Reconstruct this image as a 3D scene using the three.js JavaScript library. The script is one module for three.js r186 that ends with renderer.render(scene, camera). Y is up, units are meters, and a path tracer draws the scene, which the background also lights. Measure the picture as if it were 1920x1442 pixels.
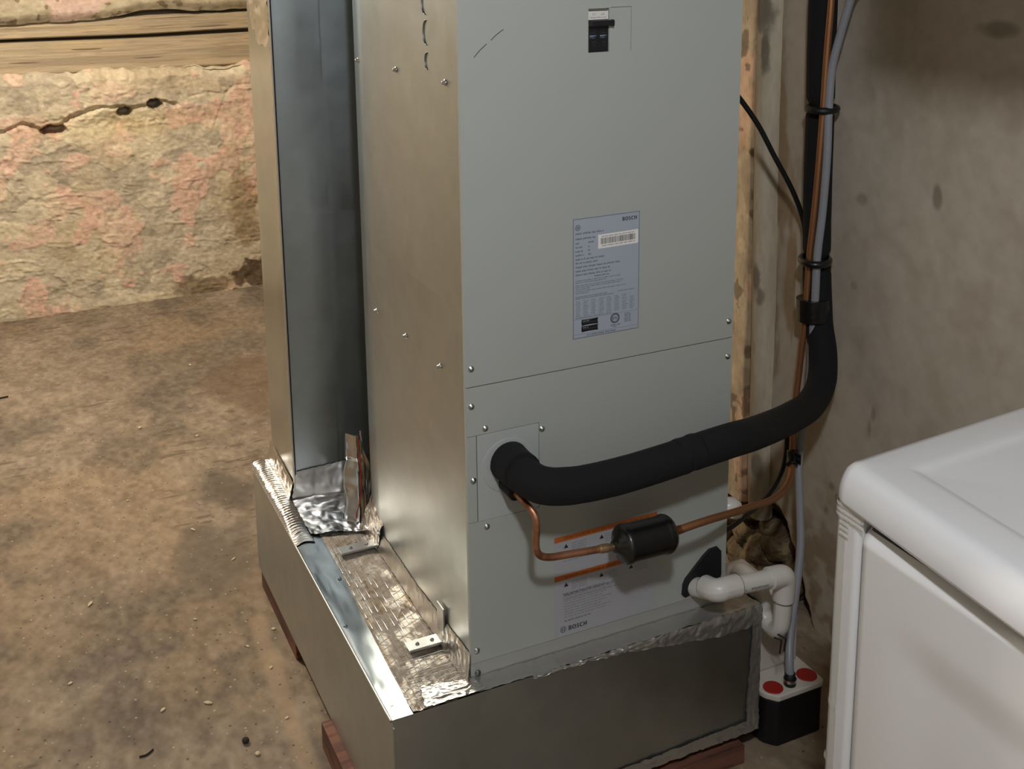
import * as THREE from 'three';
import { RoundedBoxGeometry } from 'three/addons/geometries/RoundedBoxGeometry.js';
import { mergeGeometries, mergeVertices } from 'three/addons/utils/BufferGeometryUtils.js';

// ------------------------------------------------------------------ camera, lamps, exposure
const scene = new THREE.Scene();
scene.background = new THREE.Color(0x000000);
const camera = new THREE.PerspectiveCamera(2 * Math.atan(721 / 2145) * 180 / Math.PI, 1920 / 1442, 0.05, 30);
camera.position.set(-0.678, 1.617, 1.633);
camera.rotation.set(-0.206, -0.439, -0.011, 'YXZ');
camera.setViewOffset(1920, 1442, 0, 411, 1920, 1442);
camera.updateProjectionMatrix();
scene.add(camera);

const renderer = new THREE.WebGLRenderer({ antialias: true });
renderer.toneMapping = THREE.LinearToneMapping;
renderer.toneMappingExposure = 1.0;
renderer.outputColorSpace = THREE.SRGBColorSpace;
renderer.shadowMap.enabled = true;

const LAMPS = [   // position, colour, candela, bulb radius, label
  { p: [-0.50, 2.22, 1.55], c: 0xeff4ff, i: 5.6, r: 0.06, label: 'white bulb above the spot facing the air handler' },
  { p: [-0.78, 2.16, -2.2], c: 0xfff3e4, i: 12.2, r: 0.045, label: 'warm bulb hanging near the crumbling back wall' },
];

// ------------------------------------------------------------------ helpers
let seedState = 1234567;
function rnd() { seedState = (seedState * 1664525 + 1013904223) >>> 0; return seedState / 4294967296; }
const rr = (a, b) => a + (b - a) * rnd();
function hash(i, j, s) {
  let h = Math.imul(i, 374761393) + Math.imul(j, 668265263) + Math.imul(s, 974711);
  h = Math.imul(h ^ (h >>> 13), 1274126177);
  return ((h ^ (h >>> 16)) >>> 0) / 4294967296;
}
function vn(x, y, s) {
  const i = Math.floor(x), j = Math.floor(y), fx = x - i, fy = y - j;
  const u = fx * fx * (3 - 2 * fx), v = fy * fy * (3 - 2 * fy);
  const a = hash(i, j, s), b = hash(i + 1, j, s), c = hash(i, j + 1, s), d = hash(i + 1, j + 1, s);
  return a + (b - a) * u + (c - a) * v + (a - b - c + d) * u * v;
}
function fbm(x, y, s, n) {
  let t = 0, a = 0.5, w = 0;
  for (let k = 0; k < n; k++) { t += a * vn(x, y, s + k * 17); w += a; x = x * 2.03 + 5.1; y = y * 2.03 + 3.7; a *= 0.5; }
  return t / w;
}
const gauss = (a, b) => Math.exp(-a * a - b * b);
const sm = (a, b, x) => { const t = Math.min(1, Math.max(0, (x - a) / (b - a))); return t * t * (3 - 2 * t); };
const mix3 = (a, b, t) => [a[0] + (b[0] - a[0]) * t, a[1] + (b[1] - a[1]) * t, a[2] + (b[2] - a[2]) * t];
function segDist(px, py, pts) {   // distance to a polyline
  let best = 1e9;
  for (let k = 0; k + 1 < pts.length; k++) {
    const [ax, ay] = pts[k], [bx, by] = pts[k + 1], dx = bx - ax, dy = by - ay;
    const t = Math.min(1, Math.max(0, ((px - ax) * dx + (py - ay) * dy) / (dx * dx + dy * dy)));
    best = Math.min(best, Math.hypot(px - ax - t * dx, py - ay - t * dy));
  }
  return best;
}
function colorTex(w, h, fn, wrap = THREE.ClampToEdgeWrapping) {     // fn(u, v) -> sRGB 0..255
  const d = new Uint8Array(w * h * 4);
  for (let j = 0; j < h; j++) for (let i = 0; i < w; i++) {
    const c = fn((i + 0.5) / w, (j + 0.5) / h), o = (j * w + i) * 4;
    d[o] = c[0]; d[o + 1] = c[1]; d[o + 2] = c[2]; d[o + 3] = 255;
  }
  for (let k = 0; k < d.length; k++) if (!(d[k] >= 0)) d[k] = 0;
  const t = new THREE.DataTexture(d, w, h);
  t.colorSpace = THREE.SRGBColorSpace; t.magFilter = THREE.LinearFilter; t.minFilter = THREE.LinearFilter;
  t.wrapS = t.wrapT = wrap; t.needsUpdate = true; return t;
}
function greyTex(w, h, fn, wrap = THREE.RepeatWrapping) {           // fn(u, v) -> 0..1
  const d = new Uint8Array(w * h * 4);
  for (let j = 0; j < h; j++) for (let i = 0; i < w; i++) {
    const c = Math.max(0, Math.min(255, 255 * fn((i + 0.5) / w, (j + 0.5) / h))), o = (j * w + i) * 4;
    d[o] = d[o + 1] = d[o + 2] = c; d[o + 3] = 255;
  }
  const t = new THREE.DataTexture(d, w, h);
  t.magFilter = THREE.LinearFilter; t.minFilter = THREE.LinearFilter; t.wrapS = t.wrapT = wrap; t.needsUpdate = true; return t;
}
const clamp255 = (c) => [Math.max(0, Math.min(255, c[0])), Math.max(0, Math.min(255, c[1])), Math.max(0, Math.min(255, c[2]))];

const taken = {};
function numbered(n) { taken[n] = (taken[n] || 0) + 1; return taken[n] === 1 ? n : n + '_' + String(taken[n] - 1).padStart(3, '0'); }
function mesh(name, geo, mat, parent, label) {
  const m = new THREE.Mesh(geo, mat); m.name = parent ? name : numbered(name);
  m.castShadow = m.receiveShadow = true; (parent || scene).add(m);
  if (label) m.userData.label = label;
  return m;
}
function thing(name, label, category, pos = [0, 0, 0], group) {
  const g = new THREE.Group(); g.name = numbered(name); g.position.set(...pos); scene.add(g);
  g.userData = { label, category }; if (group) g.userData.group = group;
  return g;
}
function tag(o, label, category, group) { o.userData.label = label; o.userData.category = category; if (group) o.userData.group = group; return o; }
function struct(o) { o.userData.kind = 'structure'; return o; }

function boxUV(geo, s = 1) {   // uv in metres from the dominant axis of the normal
  geo = geo.index ? geo.toNonIndexed() : geo;
  const p = geo.attributes.position, n = geo.attributes.normal, uv = new Float32Array(p.count * 2);
  for (let i = 0; i < p.count; i += 3) {
    let ax = 0, ay = 0, az = 0;
    for (let k = 0; k < 3; k++) { ax += Math.abs(n.getX(i + k)); ay += Math.abs(n.getY(i + k)); az += Math.abs(n.getZ(i + k)); }
    for (let k = 0; k < 3; k++) {
      const x = p.getX(i + k), y = p.getY(i + k), z = p.getZ(i + k); let u, v;
      if (ax >= ay && ax >= az) { u = z; v = y; } else if (az >= ay) { u = x; v = y; } else { u = x; v = z; }
      uv[(i + k) * 2] = u * s; uv[(i + k) * 2 + 1] = v * s;
    }
  }
  geo.setAttribute('uv', new THREE.BufferAttribute(uv, 2)); return geo;
}
function bx(x0, x1, y0, y1, z0, z1, r = 0.001, seg = 2) {
  const w = x1 - x0, h = y1 - y0, d = z1 - z0, q = Math.min(r, w * 0.49, h * 0.49, d * 0.49);
  const g = q > 0 ? new RoundedBoxGeometry(w, h, d, seg, q) : new THREE.BoxGeometry(w, h, d);
  g.translate((x0 + x1) / 2, (y0 + y1) / 2, (z0 + z1) / 2); return boxUV(g);
}
const join = (list) => mergeGeometries(list.map((g) => { const q = g.index ? g.toNonIndexed() : g; for (const k of Object.keys(q.attributes)) if (!['position', 'normal', 'uv'].includes(k)) q.deleteAttribute(k); return q; }));
function cylAt(p, dir, r0, r1, len, seg = 20) {      // cylinder from p along dir
  const g = new THREE.CylinderGeometry(r1, r0, len, seg);
  g.translate(0, len / 2, 0);
  g.applyQuaternion(new THREE.Quaternion().setFromUnitVectors(new THREE.Vector3(0, 1, 0), new THREE.Vector3(...dir).normalize()));
  g.translate(...p); return g;
}
function latheAt(p, dir, prof, seg = 28) {
  const g = new THREE.LatheGeometry(prof.map(([r, y]) => new THREE.Vector2(r, y)), seg);
  g.applyQuaternion(new THREE.Quaternion().setFromUnitVectors(new THREE.Vector3(0, 1, 0), new THREE.Vector3(...dir).normalize()));
  g.translate(...p); return g;
}
// swept tube with its own radius along the way; closed ends; uv in metres along the length
function sweep(pts, rad, n = 80, seg = 18, flat = 1, tension = 0.5, lumps = 0, seed = 1) {
  const curve = new THREE.CatmullRomCurve3(pts.map((p) => new THREE.Vector3(...p)), false, 'catmullrom', tension);
  const fr = curve.computeFrenetFrames(n, false), L = curve.getLength();
  const pos = [], uv = [], idx = [];
  for (let i = 0; i <= n; i++) {
    const t = i / n, c = curve.getPointAt(t), N = fr.normals[i], B = fr.binormals[i];
    const r = typeof rad === 'function' ? rad(t, t * L) : rad;
    for (let k = 0; k <= seg; k++) {
      const a = (k % seg) / seg * Math.PI * 2; let q = r;
      if (lumps) q *= 1 + lumps * (fbm(t * L * 45, Math.cos(a) * 1.3 + 4, seed, 3) - 0.5) * 2;
      const cx = Math.cos(a) * q, sy = Math.sin(a) * q * flat;
      pos.push(c.x + N.x * cx + B.x * sy, c.y + N.y * cx + B.y * sy, c.z + N.z * cx + B.z * sy);
      uv.push(k / seg * 0.2, t * L);
    }
  }
  for (let i = 0; i < n; i++) for (let k = 0; k < seg; k++) {
    const a = i * (seg + 1) + k, b = a + seg + 1; idx.push(a, a + 1, b, b, a + 1, b + 1);
  }
  for (const e of [0, n]) {
    const c = curve.getPointAt(e / n), o = pos.length / 3; pos.push(c.x, c.y, c.z); uv.push(0, 0);
    for (let k = 0; k < seg; k++) { const a = e * (seg + 1) + k; e === 0 ? idx.push(o, a + 1, a) : idx.push(o, a, a + 1); }
  }
  const g = new THREE.BufferGeometry();
  g.setAttribute('position', new THREE.Float32BufferAttribute(pos, 3)); g.setAttribute('uv', new THREE.Float32BufferAttribute(uv, 2));
  g.setIndex(idx); g.computeVertexNormals(); return g;
}
function grid(nu, nv, fn, uvfn) {      // fn(u, v) -> [x, y, z]
  const pos = [], uv = [], idx = [];
  for (let j = 0; j <= nv; j++) for (let i = 0; i <= nu; i++) {
    const p = fn(i / nu, j / nv); pos.push(...p);
    const q = uvfn ? uvfn(i / nu, j / nv, p) : [i / nu, j / nv]; uv.push(q[0], q[1]);
  }
  for (let j = 0; j < nv; j++) for (let i = 0; i < nu; i++) {
    const a = j * (nu + 1) + i, b = a + nu + 1; idx.push(a, a + 1, b, b, a + 1, b + 1);
  }
  const g = new THREE.BufferGeometry();
  g.setAttribute('position', new THREE.Float32BufferAttribute(pos, 3)); g.setAttribute('uv', new THREE.Float32BufferAttribute(uv, 2));
  g.setIndex(idx); g.computeVertexNormals(); return g;
}
const V = (a) => new THREE.Vector3(...a);
// crumpled foil between four corners (p00, p10, p11, p01), pushed in and out along its own normal
function foil(p00, p10, p11, p01, nu, nv, amp, freq, seed, edge = 0.002, rib = 0, pin = 0) {
  const a = V(p00), b = V(p10), c = V(p11), d = V(p01);
  const nrm = new THREE.Vector3().crossVectors(b.clone().sub(a), d.clone().sub(a)).normalize();
  const W = a.distanceTo(b), H = a.distanceTo(d);
  return grid(nu, nv, (u, v) => {
    const p = a.clone().multiplyScalar((1 - u) * (1 - v)).addScaledVector(b, u * (1 - v)).addScaledVector(c, u * v).addScaledVector(d, (1 - u) * v);
    let h = Math.abs(fbm(u * W * freq, v * H * freq, seed, 3) - 0.5) * 2 * amp + Math.abs(fbm(u * W * freq * 2.7 + 9, v * H * freq * 2.1, seed + 5, 2) - 0.5) * amp * 0.9;
    if (rib) h += rib * Math.abs(Math.sin(u * W * 190 + 3 * fbm(u * W * 20, v * 2, seed + 8, 2) + v * 1.2));
    if (pin) h *= sm(1.0, 0.8, v);
    p.addScaledVector(nrm, h);
    if (u === 0 || u === 1) p.addScaledVector(b.clone().sub(a).normalize(), edge * (vn(v * H * 160, 1, seed + 2) - 0.5) * 2);
    if (v === 0 || v === 1) p.addScaledVector(d.clone().sub(a).normalize(), edge * (vn(u * W * 160, 7, seed + 3) - 0.5) * 2);
    return [p.x, p.y, p.z];
  }, (u, v) => [u * W, v * H]);
}
const std = (o) => new THREE.MeshStandardMaterial({ side: THREE.DoubleSide, ...o });
const phys = (o) => new THREE.MeshPhysicalMaterial({ side: THREE.DoubleSide, ...o });

// ------------------------------------------------------------------ materials
const T0 = 0.33;       // height of the top of the sheet metal plenum
const galvRough = greyTex(512, 512, (u, v) => {
  const cells = fbm(u * 24, v * 24, 3, 3), streak = fbm(u * 60, v * 2.5, 9, 2);
  return 0.66 + 0.12 * (cells - 0.5) + 0.08 * (streak - 0.5);
});
const galvBump = greyTex(512, 512, (u, v) => 0.5 + 0.5 * (fbm(u * 5, v * 5, 21, 2) - 0.5) + 0.12 * (fbm(u * 70, v * 8, 30, 2) - 0.5));
const galvTone = colorTex(512, 512, (u, v) => { const t = 196 + 12 * (fbm(u * 30, v * 30, 44, 3) - 0.5) + 10 * (fbm(u * 4, v * 4, 47, 2) - 0.5); return [t * 0.965, t * 0.998, t * 0.995]; }, THREE.RepeatWrapping);
const galv = std({ map: galvTone, metalness: 1, roughness: 0.58, roughnessMap: galvRough, bumpMap: galvBump, bumpScale: 0.0006 });
const galvShiny = std({ map: galvTone, metalness: 1, roughness: 0.36, roughnessMap: galvRough, bumpMap: galvBump, bumpScale: 0.003 });
const galvDull = std({ color: 0xb5b6b2, metalness: 0.9, roughness: 0.6, roughnessMap: galvRough });
const foilMat = std({ color: 0xdcdad6, metalness: 1, roughness: 0.24 });
const foilDull = std({ color: 0xcfccc6, metalness: 1, roughness: 0.36 });
const zincPale = std({ color: 0xb3b3ad, metalness: 0.35, roughness: 0.5, roughnessMap: galvRough });
const foilPale = std({ color: 0xc6c5bf, metalness: 0.82, roughness: 0.28 });
const wallCore = std({ color: 0x9a8c74, roughness: 0.9 });
const paintBump = greyTex(256, 256, (u, v) => fbm(u * 90, v * 90, 60, 2));
const paint = std({ color: 0xa8aba4, roughness: 0.55, bumpMap: paintBump, bumpScale: 0.0001 });
const paintPlate = std({ color: 0xaeb1ac, roughness: 0.48, bumpMap: paintBump, bumpScale: 0.0001 });
const foamBump = greyTex(256, 256, (u, v) => 0.6 * vn(u * 120, v * 120, 71) + 0.4 * vn(u * 60, v * 60, 72));
const foam = std({ color: 0x08080a, roughness: 0.9, bumpMap: foamBump, bumpScale: 0.0006 });
const blackTape = phys({ color: 0x0c0c0e, roughness: 0.28, clearcoat: 0.4, clearcoatRoughness: 0.25 });
const blackPlastic = std({ color: 0x101114, roughness: 0.5 });
const blackRubber = std({ color: 0x0d0e12, roughness: 0.7 });
const blackGloss = phys({ color: 0x040406, roughness: 0.4, clearcoat: 0.55, clearcoatRoughness: 0.07 });
const copperTone = colorTex(64, 512, (u, v) => { const t = fbm(v * 46, u * 3, 81, 3); return clamp255(mix3([138, 86, 64], [198, 144, 110], sm(0.3, 0.7, t))); }, THREE.RepeatWrapping);
const copper = std({ map: copperTone, metalness: 0.9, roughness: 0.42 });
const copperPlain = std({ color: 0xa87650, metalness: 0.75, roughness: 0.5 });
const silverJoint = std({ color: 0xb99a72, metalness: 0.9, roughness: 0.45 });
const screwMat = std({ color: 0xc9cac6, metalness: 1, roughness: 0.3 });
const screwDark = std({ color: 0x77797a, metalness: 0.9, roughness: 0.4 });
const pvc = phys({ color: 0xd6d2c8, roughness: 0.35, clearcoat: 0.2 });
const pumpWhite = std({ color: 0xcbc5b8, roughness: 0.5 });
const redCap = std({ color: 0x9c1d17, roughness: 0.45 });
const greyHose = phys({ color: 0x8e8f93, roughness: 0.4 });
const whiteEnamel = phys({ color: 0xe6e6e4, roughness: 0.28, clearcoat: 0.6, clearcoatRoughness: 0.1 });
const whitePanel = phys({ color: 0xecebe7, roughness: 0.36, clearcoat: 0.3, clearcoatRoughness: 0.2 });

// ------------------------------------------------------------------ room shell
const X0 = -3.2, X1 = 0.97, Z0 = -3.56, Z1 = 3.2, YC = 2.36;
// floor: worn earth-brown concrete with dust, damp patches and scuffs
const FW = 2.3, FD = 4.6;      // metres covered by one floor map, laid from (-1.3, -3.7)
const FX = -1.3, FZ = -3.75;
const ridgeLine = [[-0.195, -0.85], [-0.205, -0.7], [-0.212, -0.5], [-0.222, -0.3], [-0.23, -0.1], [-0.235, 0.3]];
const floorMap = colorTex(1024, 2048, (u, v) => {
  const x = FX + u * FW, z = FZ + v * FD;
  const a = fbm(x * 3.2, z * 2.4, 101, 4), b = fbm(x * 11, z * 8, 111, 4), c = fbm(x * 60, z * 42, 121, 3), e = fbm(x * 2.0 + 7, z * 1.3, 131, 3);
  let col = mix3([128, 114, 95], [156, 141, 119], sm(0.25, 0.75, a * 0.5 + b * 0.5));
  col = mix3(col, [150, 128, 98], 0.45 * sm(0.52, 0.72, e));
  col = mix3(col, [108, 98, 84], 0.55 * sm(0.55, 0.7, fbm(x * 5 + 3, z * 4, 141, 4)));
  const g = (c - 0.5) * 46 - 11; col = [col[0] + g, col[1] + g, col[2] + g * 0.9];
  const scr = fbm(x * 14, z * 46, 151, 3); col = mix3(col, [92, 78, 60], 0.6 * sm(0.66, 0.74, scr) * sm(0.45, 0.6, fbm(x * 2.2, z * 2.2, 161, 2)));
  const st = Math.hypot((x + 0.13) / 0.11, (z + 1.58) / 0.20); col = mix3(col, [84, 74, 62], 0.65 * sm(1.0, 0.3, st + 0.9 * (b - 0.5)));
  const st2 = Math.hypot((x + 0.22) / 0.14, (z + 1.20) / 0.22); col = mix3(col, [92, 82, 70], 0.6 * sm(1.0, 0.4, st2 + 0.9 * (b - 0.5)));
  const st3 = Math.hypot((x - 0.10) / 0.22, (z + 2.35) / 0.45); col = mix3(col, [104, 84, 62], 0.55 * sm(1.0, 0.4, st3 + 1.2 * (b - 0.5)));
  const rd = segDist(x, z, ridgeLine); col = mix3(col, [176, 148, 114], 0.5 * sm(0.030, 0.008, rd + 0.02 * (b - 0.5)));
  if (hash(Math.floor(x * 300), Math.floor(z * 300), 9) > 0.9965) col = mix3(col, [196, 182, 156], 0.7);
  if (hash(Math.floor(x * 260), Math.floor(z * 260), 19) > 0.997) col = mix3(col, [58, 48, 40], 0.7);
  return clamp255(col);
}, THREE.MirroredRepeatWrapping);
const floorBump = greyTex(512, 512, (u, v) => 0.6 * fbm(u * 12, v * 12, 171, 4) + 0.4 * fbm(u * 70, v * 70, 181, 2));
const floorMat = std({ map: floorMap, roughness: 0.86, bumpMap: floorBump, bumpScale: 0.006 });
{
  const g = grid(90, 150, (u, v) => {
    const x = X0 - 0.1 + u * (X1 + 0.22 - X0), z = Z0 - 0.2 + v * (Z1 + 0.3 - Z0);
    return [x, 0, z];
  }, (u, v, p) => [(p[0] - FX) / FW, (p[2] - FZ) / FD]);
  const top = g.toNonIndexed();
  const slab = new THREE.BoxGeometry(X1 - X0 + 0.4, 0.1, Z1 - Z0 + 0.6); slab.translate((X0 + X1) / 2, -0.052, (Z0 + Z1) / 2);
  // flip the sheet so that it faces up
  const p = top.attributes.position, uvA = top.attributes.uv;
  for (let i = 0; i < p.count; i += 3) {
    for (const at of [p, uvA]) { const n = at.itemSize; for (let k = 0; k < n; k++) { const t = at.array[(i + 1) * n + k]; at.array[(i + 1) * n + k] = at.array[(i + 2) * n + k]; at.array[(i + 2) * n + k] = t; } }
  }
  top.computeVertexNormals();
  struct(mesh('floor', join([top, slab]), floorMat)).userData.label = 'worn brown basement floor with dust and stains';
}

// back wall: foundation of patched plaster over rubble, flaking pink paint, a deep crack with holes
const crack = [[-0.80, 0.80], [-0.63, 0.80], [-0.52, 0.825], [-0.45, 0.80], [-0.40, 0.812], [-0.34, 0.838], [-0.28, 0.866], [-0.2, 0.878], [-0.12, 0.868], [-0.04, 0.876], [0.03, 0.884], [0.075, 0.870], [0.11, 0.868]];
const crackThin = [[0.16, 0.90], [0.24, 0.915], [0.31, 0.90], [0.36, 0.935], [0.43, 0.94]];
const crackThin2 = [[0.33, 0.92], [0.30, 0.86], [0.28, 0.80], [0.26, 0.76]];
const holes = [[-0.405, 0.797, 0.045, 0.021], [-0.115, 0.852, 0.032, 0.019], [0.012, 0.876, 0.030, 0.020]];
function wallField(x, y) {            // paint cover 0..1, relief in metres, darkness of dirt
  const wx = x + 0.03 * (fbm(x * 9, y * 9, 201, 3) - 0.5), wy = y + 0.03 * (fbm(x * 9, y * 9, 207, 3) - 0.5);
  let bias = 0;
  for (const [cx, cy, rx, ry, k] of [[0.30, 0.86, 0.22, 0.12, 0.16], [0.0, 0.94, 0.16, 0.05, 0.18], [0.25, 0.70, 0.25, 0.14, 0.14], [0.02, 0.62, 0.10, 0.07, 0.13], [-0.33, 0.66, 0.07, 0.06, 0.13], [-0.55, 0.66, 0.16, 0.06, 0.10], [0.02, 0.38, 0.14, 0.16, 0.10], [-0.9, 0.7, 0.3, 0.2, 0.1]]) bias += k * gauss((x - cx) / rx, (y - cy) / ry);
  const n = fbm(wx * 7.5, wy * 8.5, 211, 5) + bias;
  const pinkness = sm(0.60, 0.645, n);
  const n2 = fbm(wx * 6.0 + 4, wy * 9.0 + 2, 221, 5);
  const coat = sm(0.50, 0.525, n2);      // a second, paler skim coat with its own edge
  let rel = 0.0025 * pinkness + 0.0035 * coat + 0.030 * (fbm(x * 3.2, y * 3.8, 231, 3) - 0.5) + 0.009 * (fbm(x * 24, y * 24, 241, 3) - 0.5) + 0.004 * (fbm(x * 80, y * 80, 246, 2) - 0.5);
  const cd = segDist(x, y + 0.022 * (fbm(x * 24, 1, 251, 2) - 0.5) + 0.010 * (fbm(x * 80, y * 20, 252, 2) - 0.5), crack);
  const below = y < 0.88 - 0.12 * Math.abs(x + 0.1) ? 1 : 0;
  const cw = 0.35 + 1.1 * fbm(x * 16, 4, 253, 3); rel -= 0.020 * cw * sm(0.015 * cw, 0.001, cd + 0.006 * (fbm(x * 60, y * 60, 254, 2) - 0.5));
  // broken, crumbly hollow under the crack
  const hol = gauss((x + 0.13) / 0.30, (y - 0.80) / 0.055) * below; rel -= 0.016 * hol; rel += 0.012 * hol * (fbm(x * 45, y * 45, 255, 3) - 0.5);
  let open = 0;
  for (const [hx, hy, a, b] of holes) { const q = Math.hypot((x - hx) / a, (y - hy) / b) + 0.9 * (fbm(x * 38, y * 38, 257, 3) - 0.5); open = Math.max(open, sm(1.15, 0.75, q)); }
  rel -= 0.10 * open;
  rel -= 0.006 * sm(0.006, 0.001, segDist(x, y, crackThin)) + 0.004 * sm(0.005, 0.001, segDist(x, y, crackThin2));
  // flakes: short curling lips
  const lip = fbm(x * 5, y * 26, 261, 3); rel += 0.004 * sm(0.62, 0.67, lip) * sm(0.72, 0.67, lip) * sm(0.45, 0.6, fbm(x * 4, y * 4, 263, 2));
  rel += 0.02 * sm(0.08, 0.0, y) * (fbm(x * 18, y * 18, 265, 3) - 0.2);
  return { pinkness, coat, rel, open, hol, cd };
}
const WU = 2.4, WX = -1.45;
const wallMap = colorTex(1536, 704, (u, v) => {
  const x = WX + u * WU, y = v * 1.1, f = wallField(x, y);
  const a = fbm(x * 10, y * 12, 271, 4), b = fbm(x * 70, y * 70, 281, 3), c = fbm(x * 3.5, y * 4, 291, 3);
  let col = mix3([164, 152, 129], [188, 175, 149], sm(0.3, 0.7, a));
  col = mix3(col, [198, 185, 157], 0.7 * f.coat);
  col = mix3(col, [166, 146, 112], 0.45 * sm(0.55, 0.75, c));
  col = mix3(col, mix3([203, 172, 148], [207, 167, 145], sm(0.4, 0.6, fbm(x * 14, y * 14, 295, 2))), 0.85 * f.pinkness * (0.7 + 0.3 * sm(0.35, 0.55, b)));
  col = mix3(col, [186, 164, 116], 0.55 * f.hol);
  col = mix3(col, [212, 198, 164], 0.5 * sm(0.60, 0.66, fbm(x * 9, y * 13, 297, 4)));
  const d1 = Math.hypot((x - 0.40) / 0.10, (y - 0.06) / 0.075); col = mix3(col, [84, 66, 46], 0.85 * sm(1.0, 0.75, d1 + 1.1 * (fbm(x * 28, y * 28, 299, 3) - 0.5)));
  const d2 = Math.hypot((x - 0.18) / 0.16, (y - 0.035) / 0.05); col = mix3(col, [110, 92, 66], 0.7 * sm(1.0, 0.6, d2 + 1.3 * (a - 0.5)));
  const d3 = Math.hypot((x - 0.36) / 0.09, (y - 0.36) / 0.26); col = mix3(col, [132, 110, 76], 0.55 * sm(1.0, 0.5, d3 + 1.2 * (a - 0.5)));
  const g = (b - 0.5) * 40; return clamp255([col[0] + g, col[1] + g, col[2] + g]);
}, THREE.MirroredRepeatWrapping);
const wallBump = greyTex(512, 512, (u, v) => 0.55 * fbm(u * 30, v * 30, 301, 4) + 0.45 * fbm(u * 110, v * 110, 311, 2));
const wallMat = std({ map: wallMap, roughness: 0.9, bumpMap: wallBump, bumpScale: 0.004 });
const plasterUpper = colorTex(1024, 512, (u, v) => {
  const x = WX + u * WU, y = 1.2 + v * 1.2, a = fbm(x * 7, y * 8, 321, 4), b = fbm(x * 60, y * 60, 331, 3);
  let col = mix3([150, 138, 112], [170, 158, 130], sm(0.3, 0.7, a));
  const pk = fbm(x * 4.2 + 1, y * 5, 341, 5) + 0.2 * gauss((x + 0.36) / 0.24, (y - 1.32) / 0.11);
  col = mix3(col, [190, 162, 148], 0.8 * sm(0.57, 0.62, pk));
  const spot = fbm(x * 26, y * 26, 351, 3); col = mix3(col, [92, 76, 54], 0.6 * sm(0.66, 0.72, spot));
  const g = (b - 0.5) * 36; return clamp255([col[0] + g, col[1] + g, col[2] + g]);
}, THREE.MirroredRepeatWrapping);
const upperMat = std({ map: plasterUpper, roughness: 0.9, bumpMap: wallBump, bumpScale: 0.004 });
const beamMap = colorTex(1024, 256, (u, v) => {
  const x = u * 2.4, y = v * 0.2, a = fbm(x * 2.2, y * 60, 361, 4), b = fbm(x * 9, y * 160, 371, 3), k = fbm(x * 3, y * 14, 375, 3);
  let col = mix3([142, 126, 100], [164, 147, 118], sm(0.3, 0.7, a));
  col = mix3(col, [124, 106, 82], 0.35 * sm(0.58, 0.7, b)); col = mix3(col, [182, 160, 118], 0.4 * sm(0.5, 0.65, k));
  col = mix3(col, [80, 64, 48], 0.7 * sm(0.78, 0.80, fbm(x * 4, y * 70, 379, 2)));
  return clamp255(col);
}, THREE.MirroredRepeatWrapping);
const beamMat = std({ map: beamMap, roughness: 0.85, bumpMap: wallBump, bumpScale: 0.003 });
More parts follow.
